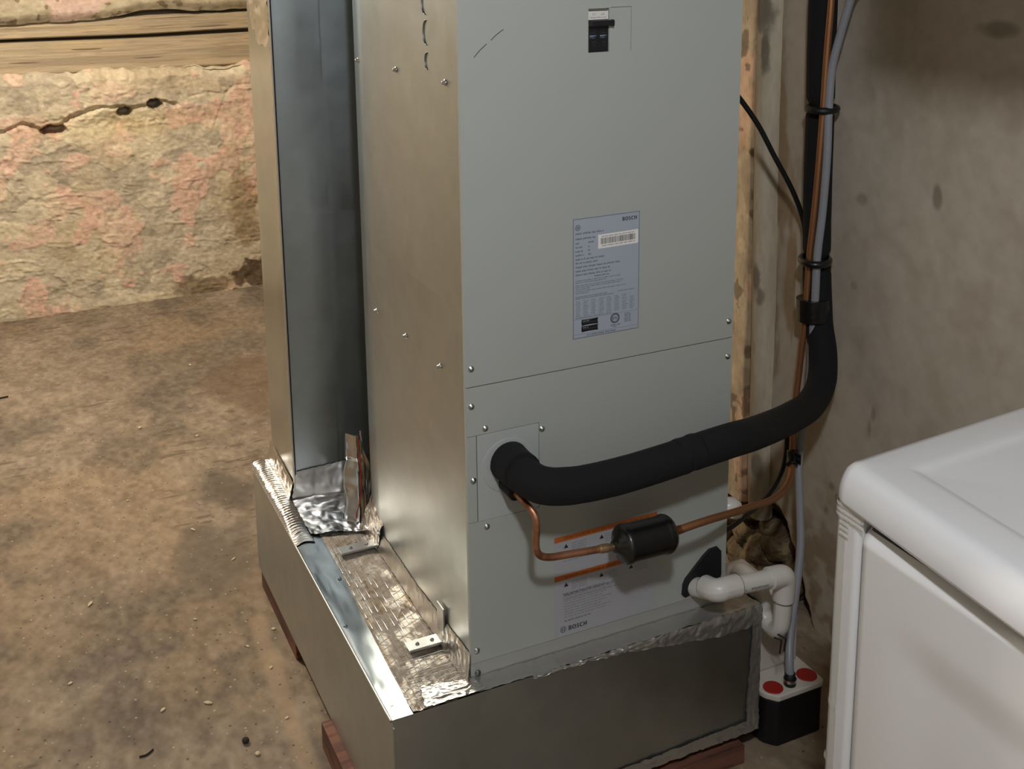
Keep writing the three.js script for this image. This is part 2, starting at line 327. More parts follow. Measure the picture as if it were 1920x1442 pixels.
{
  const w = new THREE.Group(); w.name = 'wall_back'; scene.add(w); struct(w).userData.label = 'crumbling plastered stone foundation wall with flaking pink paint';
  const top = (x) => 1.03 + 0.028 * (fbm(x * 7, 2, 401, 3) - 0.5) + 0.018 * (fbm(x * 30, 6, 403, 2) - 0.5);
  mesh('plaster_face', grid(500, 210, (u, v) => {
    const x = WX + u * (X1 + 0.03 - WX), y = v * top(x); const f = wallField(x, y);
    return [x, y, -3.475 + f.rel - 0.03 * sm(0.96, 1.0, v)];
  }, (u, v, p) => [(p[0] - WX) / WU, p[1] / 1.1]), wallMat, w);
  mesh('plaster_face', grid(120, 60, (u, v) => {
    const x = X0 - 0.05 + u * (WX - X0 + 0.05), y = v * top(x);
    return [x, y, -3.475 + wallField(x, y).rel - 0.03 * sm(0.96, 1.0, v)];
  }, (u, v, p) => [(p[0] - WX) / WU, p[1] / 1.1]), wallMat, w);
  // mortar bed on top of the foundation, sloping back to the sill timbers
  mesh('mortar_ledge', grid(420, 10, (u, v) => {
    const x = X0 - 0.05 + u * (X1 + 0.08 - X0);
    return [x, top(x) - 0.006 + v * 0.012 + 0.016 * (fbm(x * 22, v * 4, 411, 3) - 0.5), -3.50 - v * 0.08];
  }, (u, v, p) => [(p[0] - WX) / WU, 0.93 + v * 0.05]), wallMat, w);
  // lower sill timber, then a thinner plate set over it with an open joint between
  const beam = (y0, y1, z, tilt, seed, uoff) => grid(400, 20, (u, v) => {
    const x = X0 - 0.05 + u * (X1 + 0.08 - X0);
    const wav = 0.012 * (fbm(x * 1.6, 3, seed, 2) - 0.5);
    return [x, y0 + wav + v * (y1 - y0), z - v * tilt + 0.006 * (fbm(x * 3, v * 10, seed + 3, 3) - 0.5) - 0.02 * (sm(0.06, 0, v) + sm(0.94, 1, v))];
  }, (u, v, p) => [p[0] / 2.4 + uoff, v * 0.9]);
  mesh('sill_timber', beam(1.02, 1.166, -3.535, 0.03, 421, 0.1), beamMat, w);
  mesh('sill_plate', beam(1.176, 1.258, -3.548, 0.02, 431, 0.6), beamMat, w);
  mesh('upper_plaster', grid(420, 80, (u, v) => {
    const x = X0 - 0.05 + u * (X1 + 0.08 - X0), y0 = 1.246 + 0.026 * sm(-0.25, 0.0, x) + 0.022 * (fbm(x * 9, 5, 441, 3) - 0.5), y = y0 + v * (YC + 0.05 - y0);
    return [x, y, -3.515 + 0.02 * (fbm(x * 5, y * 5, 451, 4) - 0.5) + 0.008 * (fbm(x * 30, y * 30, 455, 2) - 0.5) - 0.03 * sm(0.03, 0, v)];
  }, (u, v, p) => [(p[0] - WX) / WU, (p[1] - 1.2) / 1.2]), upperMat, w);
  mesh('wall_core', bx(X0 - 0.15, X1 + 0.2, -0.05, YC + 0.1, -3.85, -3.66, 0), wallCore, w);
}

// right wall: smooth old plaster, stained, broken away to rubble low down beside the pipe
const RZ = -1.1, RW = 2.2;
const rightMap = colorTex(1024, 1024, (u, v) => {
  const z = RZ + u * RW, y = v * 2.4, a = fbm(z * 4, y * 3, 501, 4), b = fbm(z * 50, y * 50, 511, 3), c = fbm(z * 14, y * 12, 521, 3);
  let col = mix3([180, 167, 148], [190, 178, 159], sm(0.25, 0.75, a));
  col = mix3(col, [158, 143, 119], 0.25 * sm(0.5, 0.75, c));
  const st = (cz, cy, rz, ry, k, tone = [84, 74, 58]) => { const q = Math.hypot((z - cz) / rz, (y - cy) / ry); col = mix3(col, tone, 0.6 * k * sm(1.0, 0.3, q + 1.2 * (c - 0.5))); };
  st(0.046, 1.10, 0.014, 0.032, 0.7); st(-0.16, 1.05, 0.02, 0.016, 0.4); st(0.16, 1.43, 0.05, 0.02, 0.7); st(-0.205, 0.38, 0.02, 0.018, 0.75); st(-0.185, 0.36, 0.014, 0.02, 0.6);
  st(-0.218, 0.315, 0.016, 0.022, 0.6); st(-0.17, 0.86, 0.014, 0.012, 0.35); st(-0.09, 0.60, 0.012, 0.03, 0.45); st(-0.10, 0.56, 0.010, 0.03, 0.4);
  const low = sm(0.42, 0.05, y + 0.22 * (fbm(z * 9, y * 9, 531, 4) - 0.5)); col = mix3(col, [128, 106, 76], 0.7 * low * sm(0.38, 0.6, fbm(z * 20, y * 20, 541, 3)));
  if (z < -0.36) col = mix3(col, [146, 118, 84], 0.7 * sm(0.42, 0.6, fbm(z * 16, y * 5, 551, 4)));
  const g = (b - 0.5) * 16; return clamp255([col[0] + g, col[1] + g, col[2] + g]);
}, THREE.MirroredRepeatWrapping);
const rightBump = greyTex(512, 512, (u, v) => 0.7 * fbm(u * 8, v * 8, 561, 4) + 0.3 * fbm(u * 80, v * 80, 571, 2));
const rightMat = std({ map: rightMap, roughness: 0.82, bumpMap: rightBump, bumpScale: 0.003 });
const rubbleMap = colorTex(256, 256, (u, v) => { const a = fbm(u * 8, v * 8, 581, 4), b = fbm(u * 30, v * 30, 585, 3); return clamp255(mix3(mix3([92, 76, 52], [142, 122, 90], sm(0.3, 0.7, a)), [70, 54, 36], 0.6 * sm(0.58, 0.66, b))); }, THREE.RepeatWrapping);
const rubbleMat = std({ map: rubbleMap, roughness: 0.95 });
const rubbleDark = std({ color: 0x4a3c2a, roughness: 0.95 });
const peelMap = colorTex(256, 1024, (u, v) => {
  const z = u * 0.5, y = v * 2.2, a = fbm(z * 22, y * 9, 591, 5), b = fbm(z * 50, y * 50, 593, 3);
  let col = mix3([152, 132, 102], [172, 151, 118], sm(0.35, 0.65, a)); col = mix3(col, [196, 156, 122], 0.8 * sm(0.53, 0.58, fbm(z * 12 + 3, y * 5, 595, 5)));
  col = mix3(col, [190, 168, 128], 0.5 * sm(0.62, 0.66, fbm(z * 20, y * 14, 597, 4))); col = mix3(col, [88, 70, 50], 0.6 * sm(0.66, 0.74, fbm(z * 24, y * 20, 599, 4)));
  const g = (b - 0.5) * 30; return clamp255([col[0] + g, col[1] + g, col[2] + g]);
}, THREE.RepeatWrapping);
const peelMat = std({ map: peelMap, roughness: 0.9, bumpMap: wallBump, bumpScale: 0.003 });
{
  const w = new THREE.Group(); w.name = 'wall_right'; scene.add(w); struct(w).userData.label = 'smooth beige plaster wall, stained, broken away to rubble near the floor';
  const face = (zA, zB, nu, nv) => grid(nu, nv, (u, v) => {
    const z = zA + u * (zB - zA), y = v * (YC + 0.05);
    let x = X1 + 0.012 * (fbm(z * 2.2, y * 2.2, 601, 3) - 0.5) + 0.003 * (fbm(z * 18, y * 18, 605, 3) - 0.5);
    const br = sm(0.02, -0.02, z + 0.345 + 0.5 * (y - 0.17) + 0.03 * (fbm(y * 30, z * 30, 607, 2) - 0.5)) * sm(0.25, 0.18, y + 0.02 * (fbm(z * 30, 2, 609, 2) - 0.5));
    x += 0.09 * br;
    return [x, y, z];
  }, (u, v, p) => [(p[2] - RZ) / RW, p[1] / 2.4]);
  mesh('plaster_face', face(-0.95, 0.75, 220, 300), rightMat, w);
  mesh('plaster_face', face(0.75, Z1 + 0.05, 60, 60), rightMat, w);
  mesh('plaster_face', face(Z0 - 0.05, -0.95, 60, 60), rightMat, w);
  mesh('wall_core', bx(X1 + 0.12, X1 + 0.3, -0.05, YC + 0.1, Z0 - 0.2, Z1 + 0.2, 0), wallCore, w);
  // older, peeling coat left of the pipe
  mesh('peeling_coat', grid(40, 240, (u, v) => {
    const y = 0.20 + v * (YC - 0.2), z = -0.98 + u * 0.487, e = sm(0.975, 1, u);
    return [0.95 - 0.006 * (fbm(z * 20, y * 9, 611, 4) - 0.5) * 2 + 0.03 * e, y, z + 0.006 * (fbm(y * 20, 3, 613, 2) - 0.5) * e];
  }, (u, v, p) => [(p[2] + 1) / 0.5, p[1] / 2.2]), peelMat, w);
  // rubble stones showing where the plaster is gone
  const stones = [[-0.40, 0.125, 0.055, 0.045], [-0.47, 0.075, 0.06, 0.05], [-0.53, 0.10, 0.05, 0.04], [-0.37, 0.045, 0.05, 0.045], [-0.45, 0.02, 0.055, 0.035], [-0.55, 0.03, 0.06, 0.04], [-0.60, 0.13, 0.05, 0.045], [-0.52, 0.155, 0.035, 0.022], [-0.62, 0.05, 0.05, 0.05], [-0.66, 0.10, 0.05, 0.05], [-0.345, 0.09, 0.03, 0.03], [-0.43, 0.16, 0.03, 0.018]];
  stones.forEach(([z, y, rz, ry], k) => {
    const g = mergeVertices(new THREE.IcosahedronGeometry(1, 3).deleteAttribute('normal').deleteAttribute('uv'), 1e-4);
    const p = g.attributes.position, uv = [];
    for (let i = 0; i < p.count; i++) {
      const vx = p.getX(i), vy = p.getY(i), vz = p.getZ(i), n = 1 + 0.5 * (fbm(vy * 2.2 + k * 7, vz * 2.2 + vx, 621 + k, 3) - 0.5);
      p.setXYZ(i, 0.995 + vx * 0.04 * n, Math.max(0.001, y + vy * ry * n), z + vz * rz * n); uv.push((z + vz * rz) * 4, (y + vy * ry) * 4);
    }
    g.setAttribute('uv', new THREE.Float32BufferAttribute(uv, 2)); g.computeVertexNormals();
    mesh('stone', g, rubbleMat, w);
  });
  mesh('mortar_bed', bx(0.985, 1.06, 0.0, 0.155, -0.72, -0.34, 0.01), rubbleDark, w);
}
// the walls and ceiling behind the camera and out of frame
const plainWall = std({ color: 0xc4c6c2, roughness: 0.9, bumpMap: wallBump, bumpScale: 0.004 });
const ceilMat = std({ color: 0x857e73, roughness: 0.9 });
struct(mesh('wall_left', bx(X0 - 0.2, X0, -0.05, YC + 0.1, Z0 - 0.2, Z1 + 0.2, 0), plainWall));
struct(mesh('wall_front', bx(X0 - 0.2, X1 + 0.3, -0.05, YC + 0.1, Z1, Z1 + 0.2, 0), plainWall));
struct(mesh('ceiling', bx(X0 - 0.2, X1 + 0.3, YC, YC + 0.15, Z0 - 0.3, Z1 + 0.2, 0), ceilMat));

// ------------------------------------------------------------------ lamps
for (const L of LAMPS) {
  const g = thing('light_bulb', L.label, 'lamp', L.p);
  const c = new THREE.Color(L.c);
  const glow = std({ color: 0xffffff, emissive: c, emissiveIntensity: 3, roughness: 0.6 });
  mesh('globe', new THREE.SphereGeometry(L.r, 24, 16), glow, g);
  mesh('socket', cylAt([0, L.r * 0.85, 0], [0, 1, 0], 0.02, 0.026, YC - L.p[1] - L.r * 0.85), std({ color: 0xd8d4c8, roughness: 0.5 }), g);
  const pl = new THREE.PointLight(c, L.i, 0, 2); pl.castShadow = true; pl.shadow.radius = L.r / 0.02; pl.shadow.mapSize.set(2048, 2048); g.add(pl);
}
{ // unseen trunk added above the frame to shade the top of the right wall
  const g = thing('added_shade_duct', 'added sheet metal trunk duct out of view, placed to shade the top of the right wall', 'duct');
  mesh('body', bx(0.30, 0.66, 1.715, 2.02, 0.60, Z1 - 0.01, 0.003), galvDull, g);
  for (const z of [0.9, 2.1]) mesh('hanger_strap', join([bx(0.296, 0.299, 1.712, YC, z, z + 0.025, 0), bx(0.661, 0.664, 1.712, YC, z, z + 0.025, 0), bx(0.296, 0.664, 1.7105, 1.7135, z, z + 0.025, 0)]), galvDull, g);
}

// ------------------------------------------------------------------ sheet metal plenum
const PL = { x0: -0.158, x1: 0.59, z0: -0.985, z1: 0.036, y0: 0.062, y1: T0 };
const fskMap = colorTex(512, 1024, (u, v) => {
  const x = u * 0.16, z = v * 0.7, a = fbm(x * 40, z * 30, 701, 4), b = fbm(x * 160, z * 160, 711, 2), c = fbm(x * 16, z * 12, 715, 3);
  let col = mix3([176, 171, 162], [156, 147, 134], sm(0.42, 0.62, a));
  col = mix3(col, [136, 120, 98], 0.6 * sm(0.58, 0.70, c)); col = mix3(col, [110, 92, 66], 0.5 * sm(0.72, 0.76, fbm(x * 70, z * 60, 719, 3)));
  const g = (b - 0.5) * 30; return clamp255([col[0] + g, col[1] + g, col[2] + g]);
});
const fskDust = greyTex(512, 1024, (u, v) => { const x = u * 0.16, z = v * 0.7; return 0.6 + 0.38 * sm(0.38, 0.62, fbm(x * 40, z * 30, 701, 4)); }, THREE.ClampToEdgeWrapping);
const fskMetal = greyTex(512, 1024, (u, v) => { const x = u * 0.16, z = v * 0.7; return 0.97 - 0.4 * sm(0.42, 0.66, fbm(x * 40, z * 30, 701, 4)); }, THREE.ClampToEdgeWrapping);
const fskBump = greyTex(512, 1024, (u, v) => {
  const x = u * 0.16, z = v * 0.7; let h = 0.35 * fbm(x * 60, z * 60, 731, 3);
  const l1 = Math.abs(((x / 0.016) % 1) - 0.5), l2 = Math.abs((((z + x * 0.35) / 0.021) % 1) - 0.5), l3 = Math.abs((((z - x * 0.5 + 1) / 0.034) % 1) - 0.5);
  h += 0.45 * sm(0.07, 0.0, l1) + 0.4 * sm(0.05, 0.0, l2) + 0.3 * sm(0.04, 0, l3); return h;
}, THREE.ClampToEdgeWrapping);
const fsk = std({ map: fskMap, metalness: 1, metalnessMap: fskMetal, roughness: 0.7, roughnessMap: fskDust, bumpMap: fskBump, bumpScale: 0.0016 });
{
  const g = thing('base_plenum', 'low galvanized sheet metal box taped with foil under the air handler and duct', 'duct box');
  const P = PL;
  // sheet sides with slight oil-canning, folded at the corners
  const wob = (a, b, s) => 0.006 * (fbm(a * 3.1, b * 4.2, s, 3) - 0.5);
  const sideL = grid(60, 20, (u, v) => { const z = P.z0 + u * (P.z1 - P.z0), y = P.y0 + v * (P.y1 - P.y0), e = Math.min(u, 1 - u, v, 1 - v); return [P.x0 - wob(z, y, 741) * sm(0, 0.2, e), y, z]; }, (u, v, p) => [p[2], p[1]]);
  const sideF = grid(60, 20, (u, v) => { const x = P.x0 + u * (P.x1 - P.x0), y = P.y0 + v * (P.y1 + 0.002 - P.y0), e = Math.min(u, 1 - u, v, 1 - v); return [x, y, P.z1 + wob(x, y, 751) * sm(0, 0.2, e)]; }, (u, v, p) => [p[0], p[1]]);
  mesh('side_panel', sideL, galv, g, 'galvanized left side of the box reflecting the floor');
  mesh('front_panel', sideF, galv, g, 'galvanized front of the box');
  mesh('side_panel', bx(P.x1 - 0.002, P.x1, P.y0, P.y1 - 0.001, P.z0, P.z1 - 0.001, 0), galv, g);
  mesh('back_panel', bx(P.x0 + 0.001, P.x1, P.y0, P.y1 - 0.001, P.z0, P.z0 + 0.002, 0), galv, g);
  mesh('top_panel', bx(P.x0 + 0.001, P.x1 - 0.001, P.y1 - 0.006, P.y1 - 0.003, P.z0 + 0.001, P.z1 - 0.001, 0), galvShiny, g);
  mesh('bottom_panel', bx(P.x0 + 0.001, P.x1 - 0.001, P.y0, P.y0 + 0.002, P.z0 + 0.001, P.z1 - 0.001, 0), galv, g);
  mesh('corner_seam', bx(P.x0 - 0.0005, P.x0 + 0.003, P.y0, P.y1 - 0.012, P.z1 - 0.002, P.z1 + 0.0035, 0.001), galvDull, g);
  // bright folded top flange along the left edge
  mesh('top_flange', grid(30, 90, (u, v) => {
    const z = P.z0 + v * (P.z1 - P.z0), xi = -0.1005 - 0.019 * sm(-0.6, 0.03, z), x = P.x0 - 0.002 + u * (xi - P.x0 + 0.002);
    return [x, P.y1 + 0.0015 + 0.0035 * (fbm(x * 22, z * 9, 761, 3) - 0.5) * sm(0, 0.2, u), z];
  }, (u, v, p) => [p[0], p[2]]), galvShiny, g, 'bright galvanized flange along the top edge');
  mesh('flange_hem', sweep([[P.x0 - 0.002, P.y1, P.z0 + 0.01], [P.x0 - 0.002, P.y1 + 0.0005, -0.5], [P.x0 - 0.002, P.y1, P.z1 - 0.001]], 0.0028, 40, 8), galvDull, g);
  // foil-faced insulation board beside the air handler
  mesh('foil_board', grid(60, 200, (u, v) => {
    const z = -0.62 + v * 0.653, xi = -0.108 - 0.012 * sm(-0.6, 0.03, z), x = xi + u * (0.004 - xi);
    return [x, P.y1 + 0.0006 + 0.004 * (fbm(x * 26, z * 20, 771, 3) - 0.5) + 0.0045 * sm(-0.11, 0.0, z) * Math.abs(fbm(x * 60, z * 60, 775, 3) - 0.5) * 2, z];
  }, (u, v) => [u, v * 0.653 / 0.7]), fsk, g, 'dusty foil-faced board with scrim lines');
  // foil tape: along the foot of the air handler, in pieces
  const tp = (n, a, b, c, d, nu, nv, amp, f, s, m = foilMat, pin = 0) => mesh(n, foil(a, b, c, d, nu, nv, amp, f, s, 0.0015, 0, pin), m, g);
  tp('foil_tape', [-0.010, 0.334, -0.475], [-0.010, 0.334, -0.23], [-0.0004, 0.368, -0.24], [-0.0004, 0.372, -0.465], 60, 12, 0.0015, 22, 801, foilDull, 1);
  tp('foil_tape', [-0.011, 0.334, -0.25], [-0.010, 0.334, -0.10], [-0.0004, 0.376, -0.10], [-0.0004, 0.370, -0.25], 50, 12, 0.002, 26, 803, foilDull, 1);
  tp('foil_tape', [-0.012, 0.334, -0.11], [-0.012, 0.335, 0.012], [-0.0004, 0.384, -0.001], [-0.0004, 0.378, -0.11], 50, 20, 0.003, 45, 805, foilMat, 1);
  tp('foil_tape', [-0.088, 0.3375, -0.018], [-0.10, 0.3375, 0.0385], [0.012, 0.3375, 0.0385], [0.002, 0.3385, 0.004], 60, 60, 0.0032, 36, 807);
  tp('foil_tape', [-0.012, 0.334, -0.585], [-0.010, 0.334, -0.475], [-0.0004, 0.395, -0.465], [0.013, 0.43, -0.56], 30, 24, 0.005, 26, 809, foilMat, 1);
  // tape strip from the foot of the front panel over the front edge
  tp('front_foil_tape', [0.0, 0.334, 0.0375], [0.592, 0.334, 0.0375], [0.58, 0.3365, 0.001], [0.0, 0.3365, 0.001], 160, 12, 0.002, 26, 811, foilPale);
  mesh('front_foil_tape', grid(160, 10, (u, v) => {
    const x = 0.10 + u * 0.492, drop = 0.006 + 0.036 * sm(0.2, 0.9, u) + 0.004 * (vn(u * 40, 1, 813) - 0.5), a = fbm(x * 60, v * 3, 815, 3);
    return [x, 0.3355 - v * drop, P.z1 + 0.0042 - 0.003 * (1 - sm(0, 0.25, v)) + 0.012 * Math.abs(a - 0.5)];
  }, (u, v, p) => [p[0], p[1]]), foilPale, g);
  tp('front_foil_tape', [0.562, 0.075, 0.0385], [0.592, 0.072, 0.0385], [0.592, 0.335, 0.0385], [0.572, 0.33, 0.0385], 14, 60, 0.004, 40, 817, foilPale);
  tp('front_foil_tape', [0.20, 0.0605, 0.0385], [0.592, 0.0605, 0.0385], [0.592, 0.088, 0.0385], [0.20, 0.080, 0.0385], 120, 10, 0.004, 40, 819, foilPale);
  tp('front_foil_tape', [0.5915, 0.075, -0.05], [0.5915, 0.335, -0.05], [0.5915, 0.335, 0.040], [0.5915, 0.07, 0.040], 20, 40, 0.003, 40, 818, foilDull);
  // crinkled ridge of tape along the back left edge, and the fillet tape up to the duct
  mesh('ridge_tape', grid(240, 16, (u, v) => {
    const z = -0.99 + u * 0.415, a = v * Math.PI, cr = 0.0035 * Math.abs(Math.sin(z * 300 + 2.5 * fbm(z * 40, v * 3, 821, 2))) + 0.004 * Math.abs(fbm(z * 60, v * 5, 823, 3) - 0.5);
    const k = sm(1.0, 0.7, u); return [-0.1395 - (0.0205 + cr * 0.5) * Math.cos(a), P.y1 + 0.0028 + (0.0005 + 0.0075 * k + cr * (0.25 + 0.6 * k)) * Math.sin(a), z + 0.004 * Math.sin(v * 9) * (1 - k)];
  }, (u, v, p) => [p[2], v * 0.05]), foilMat, g, 'crinkled shiny foil tape along the back left edge');
  tp('fillet_tape', [-0.124, 0.336, -0.985], [-0.122, 0.336, -0.765], [-0.1105, 0.372, -0.775], [-0.1105, 0.388, -0.985], 40, 16, 0.004, 22, 825, foilMat, 1);
  tp('fillet_tape', [-0.118, 0.3345, -0.765], [0.06, 0.3345, -0.735], [0.06, 0.405, -0.7715], [-0.104, 0.40, -0.7715], 50, 20, 0.003, 18, 827, foilDull, 1);
  tp('fillet_tape', [-0.12, 0.3345, -0.60], [0.0, 0.3355, -0.555], [0.03, 0.340, -0.745], [-0.118, 0.336, -0.755], 50, 50, 0.007, 20, 829);
  // reinforcing threads of the foil facing, standing proud of it
  const thr = [];
  for (let k = 0; k < 6; k++) { const xx = -0.100 + k * 0.013 + 0.004 * Math.sin(k * 3); let z = -0.46 + 0.02 * k; while (z < -0.20) { const L = 0.015 + 0.03 * hash(k, Math.round(z * 1000), 5), q = -0.012 * sm(-0.6, 0.03, z); thr.push(sweep([[xx + q, P.y1 + 0.0028, z], [xx + q, P.y1 + 0.0034, z + L / 2], [xx + q, P.y1 + 0.0028, z + L]], 0.0005, 6, 5)); z += L + 0.006 + 0.02 * hash(k, Math.round(z * 1000), 7); } }
  for (let k = 0; k < 9; k++) { const z = -0.098 + k * 0.0135; thr.push(sweep([[-0.098, P.y1 + 0.0036, z], [-0.05, P.y1 + 0.0050, z + 0.001], [-0.012, P.y1 + 0.0036, z - 0.001]], 0.0005, 12, 5)); }
  for (let k = 0; k < 7; k++) { const z = -0.095 + k * 0.016; thr.push(sweep([[-0.096, P.y1 + 0.0036, z + 0.022], [-0.05, P.y1 + 0.0050, z + 0.006], [-0.014, P.y1 + 0.0036, z - 0.008]], 0.0004, 12, 5)); }
  mesh('scrim_threads', join(thr), foilMat, g).userData.kind = 'stuff';
  // screws along the flange
  for (const [x, z] of [[-0.113, -0.41], [-0.150, -0.25]]) mesh('screw', latheAt([x, P.y1 + 0.002, z], [0, 1, 0], [[0, 0.003], [0.003, 0.0025], [0.0042, 0.0]], 10), screwDark, g);
  // angle brackets holding the cabinet to the box
  const bracket = (x0, z0, tall) => {
    const b = mesh('angle_bracket', join([bx(x0, -0.004, 0.3375, 0.3395, z0 - 0.032, z0, 0.0006), bx(x0, -0.004, 0.3375, 0.3425, z0 - 0.002, z0 + 0.0004, 0.0006), bx(-0.0065, -0.004, 0.3375, 0.3375 + tall, z0 - 0.032, z0, 0.0006)]), galvDull, g, 'small galvanized angle bracket');
    for (const k of [0.3, 0.72]) mesh('screw', latheAt([x0 + (-0.004 - x0) * k, 0.339, z0 - 0.017], [0, 1, 0], [[0, 0.0035], [0.003, 0.003], [0.0042, 0]], 10), screwDark, b);
  };
  bracket(-0.086, -0.483, 0.03); bracket(-0.072, -0.112, 0.068);
}

// ------------------------------------------------------------------ return duct standing on the plenum behind
{
  const g = thing('return_duct', 'tall galvanized sheet metal duct rising behind the air handler', 'duct');
  const x0 = -0.108, x1 = 0.46, z0 = -0.985, z1 = -0.775, y0 = T0 - 0.002, y1 = YC - 0.004;
  mesh('front_sheet', grid(30, 100, (u, v) => { const x = x0 + 0.004 + u * (x1 - x0 - 0.004), y = y0 + v * (y1 - y0); return [x, y, z1 + 0.010 * (fbm(x * 4, y * 1.2, 841, 2) - 0.5) * sm(0, 0.15, Math.min(u, 1 - u))]; }, (u, v, p) => [p[0], p[1]]), galv, g);
  mesh('side_sheet', grid(20, 100, (u, v) => { const z = z0 + u * (z1 - z0 + 0.002), y = y0 + v * (y1 - y0); return [x0 - 0.005 * (fbm(z * 6, y * 1.6, 851, 2) - 0.5) * sm(0, 0.2, Math.min(u, 1 - u)), y, z]; }, (u, v, p) => [p[2], p[1]]), galvShiny, g);
  mesh('side_sheet', bx(x1 - 0.002, x1, y0, y1, z0, z1 - 0.001, 0), galv, g);
  mesh('back_sheet', bx(x0 + 0.001, x1, y0, y1, z0, z0 + 0.002, 0), galv, g);
  mesh('seam_lip', bx(x0 - 0.0015, x0 + 0.0005, y0, y1, z1 - 0.004, z1 + 0.009, 0.0004), galvDull, g);
  mesh('seam_lip', bx(x0 + 0.0035, x0 + 0.0055, y0, y1, z1 - 0.003, z1 + 0.006, 0.0004), galvDull, g);
  mesh('foil_patch', foil([-0.1105, 1.37, -0.98], [-0.1105, 1.37, -0.785], [-0.1105, 1.56, -0.785], [-0.1105, 1.56, -0.98], 24, 40, -0.007, 12, 861, 0.006), foilMat, g, 'crumpled foil tape patch');
}

// ------------------------------------------------------------------ air handler
function canvasTex(w, h, draw) {
  const c = document.createElement('canvas'); c.width = w; c.height = h; const k = c.getContext('2d'); draw(k, w, h);
  const t = new THREE.CanvasTexture(c); t.colorSpace = THREE.SRGBColorSpace; t.magFilter = THREE.LinearFilter; return t;
}
function words(k, x, y, w, h, seed, ink) {     // a line of print too small to read: word-like runs of strokes
  let cx = x, n = 0; k.fillStyle = ink;
  while (cx < x + w) {
    const len = 2 + Math.floor(hash(n, seed, 3) * 7);
    for (let i = 0; i < len && cx < x + w; i++) {
      const cw = h * (0.35 + 0.3 * hash(i, n, seed));
      k.fillRect(cx, y + h * 0.25 * hash(i, n, seed + 2), Math.max(1, cw * 0.42), h * (0.75 + 0.25 * hash(i, n, seed + 4)));
      k.fillRect(cx, y + h * (0.2 + 0.6 * hash(i, n, seed + 5)), cw * 0.9, Math.max(1, h * 0.2)); cx += cw * 1.25;
    }
    cx += h * 0.55; n++;
  }
}
function armature(k, cx, cy, r, ink) {
  k.strokeStyle = ink; k.lineWidth = r * 0.16; k.beginPath(); k.arc(cx, cy, r, 0, Math.PI * 2); k.stroke();
  k.lineWidth = r * 0.2; k.beginPath(); k.moveTo(cx - r * 0.4, cy - r * 0.75); k.lineTo(cx - r * 0.4, cy + r * 0.75); k.moveTo(cx + r * 0.4, cy - r * 0.75); k.lineTo(cx + r * 0.4, cy + r * 0.75); k.moveTo(cx - r * 0.4, cy); k.lineTo(cx + r * 0.4, cy); k.stroke();
}
const ratingTex = canvasTex(624, 1024, (k, w, h) => {
  k.fillStyle = '#a3aab4'; k.fillRect(0, 0, w, h); k.strokeStyle = '#6d747e'; k.lineWidth = 6; k.strokeRect(3, 3, w - 6, h - 6);
  const ink = '#23262c';
  k.fillStyle = '#15171b'; k.font = 'bold 44px sans-serif'; k.textAlign = 'right'; k.fillText('BOSCH', w - 24, 66);
  armature(k, 44, 76, 22, '#30343b');
  words(k, 24, 118, 250, 15, 2, ink); words(k, 24, 162, 180, 15, 3, ink); words(k, 252, 162, 90, 14, 4, ink);
  [200, 234, 268, 302].forEach((y, i) => { words(k, 24, y, [30, 56, 66, 72][i], 14, 10 + i, ink); words(k, 140, y, [48, 16, 18, 26][i], 14, 20 + i, ink); });
  words(k, 24, 336, 260, 14, 30, ink); words(k, 24, 368, 200, 14, 31, ink); words(k, 24, 402, 410, 14, 32, ink); words(k, 24, 436, 330, 14, 33, ink); words(k, 24, 468, 330, 14, 34, ink); words(k, 200, 496, 130, 13, 35, ink);
  [522, 538, 562, 578, 594, 612, 628].forEach((y, i) => words(k, 24, y, [420, 290, 440, 430, 130, 470, 120][i], 9, 40 + i, '#3d424a'));
  words(k, 24, 660, 300, 9, 50, ink); words(k, 24, 674, 360, 9, 51, ink); words(k, 420, 662, 170, 8, 52, ink);
  for (let r = 0; r < 10; r++) for (let c = 0; c < 8; c++) if (r > 1 || c !== 7) words(k, 30 + c * 73, 700 + r * 14, 28 + 20 * hash(r, c, 60), 8, 61 + r * 8 + c, '#40454d');
  k.strokeStyle = '#5c636c'; k.lineWidth = 1.5; for (let c = 1; c < 8; c++) { k.beginPath(); k.moveTo(22 + c * 73, 694); k.lineTo(22 + c * 73, 838); k.stroke(); }
  words(k, 24, 842, 330, 8, 150, ink); k.lineWidth = 2; k.beginPath(); k.moveTo(6, 858); k.lineTo(w - 6, 858); k.moveTo(6, 990); k.lineTo(w - 6, 990); k.stroke();
  for (const y of [866, 922]) {
    k.fillStyle = '#15161a'; k.beginPath(); k.moveTo(82, y); k.quadraticCurveTo(160, y + 6, 236, y); k.quadraticCurveTo(226, y + 26, 236, y + 52); k.quadraticCurveTo(160, y + 46, 82, y + 52); k.quadraticCurveTo(74, y + 26, 82, y); k.fill();
    words(k, 92, y + 9, 56, 11, 160 + y, '#b9bfc4'); k.fillStyle = '#6a7076'; k.fillRect(92, y + 27, 130, 2);
  }
  k.strokeStyle = '#1b1d22'; k.lineWidth = 7; k.beginPath(); k.arc(396, 900, 40, 0, Math.PI * 2); k.stroke(); k.lineWidth = 4; k.beginPath(); k.arc(396, 900, 31, 0, Math.PI * 2); k.stroke();
  k.fillStyle = '#1b1d22'; k.font = 'bold 30px sans-serif'; k.textAlign = 'center'; k.fillText('ETL', 396, 911);
  words(k, 356, 952, 84, 12, 170, ink); words(k, 376, 970, 38, 8, 171, ink);
  for (let i = 0; i < 6; i++) words(k, 488, 868 + i * 14, 58, 9, 180 + i, ink);
  words(k, 130, 998, 270, 12, 190, '#1b1d22');
});
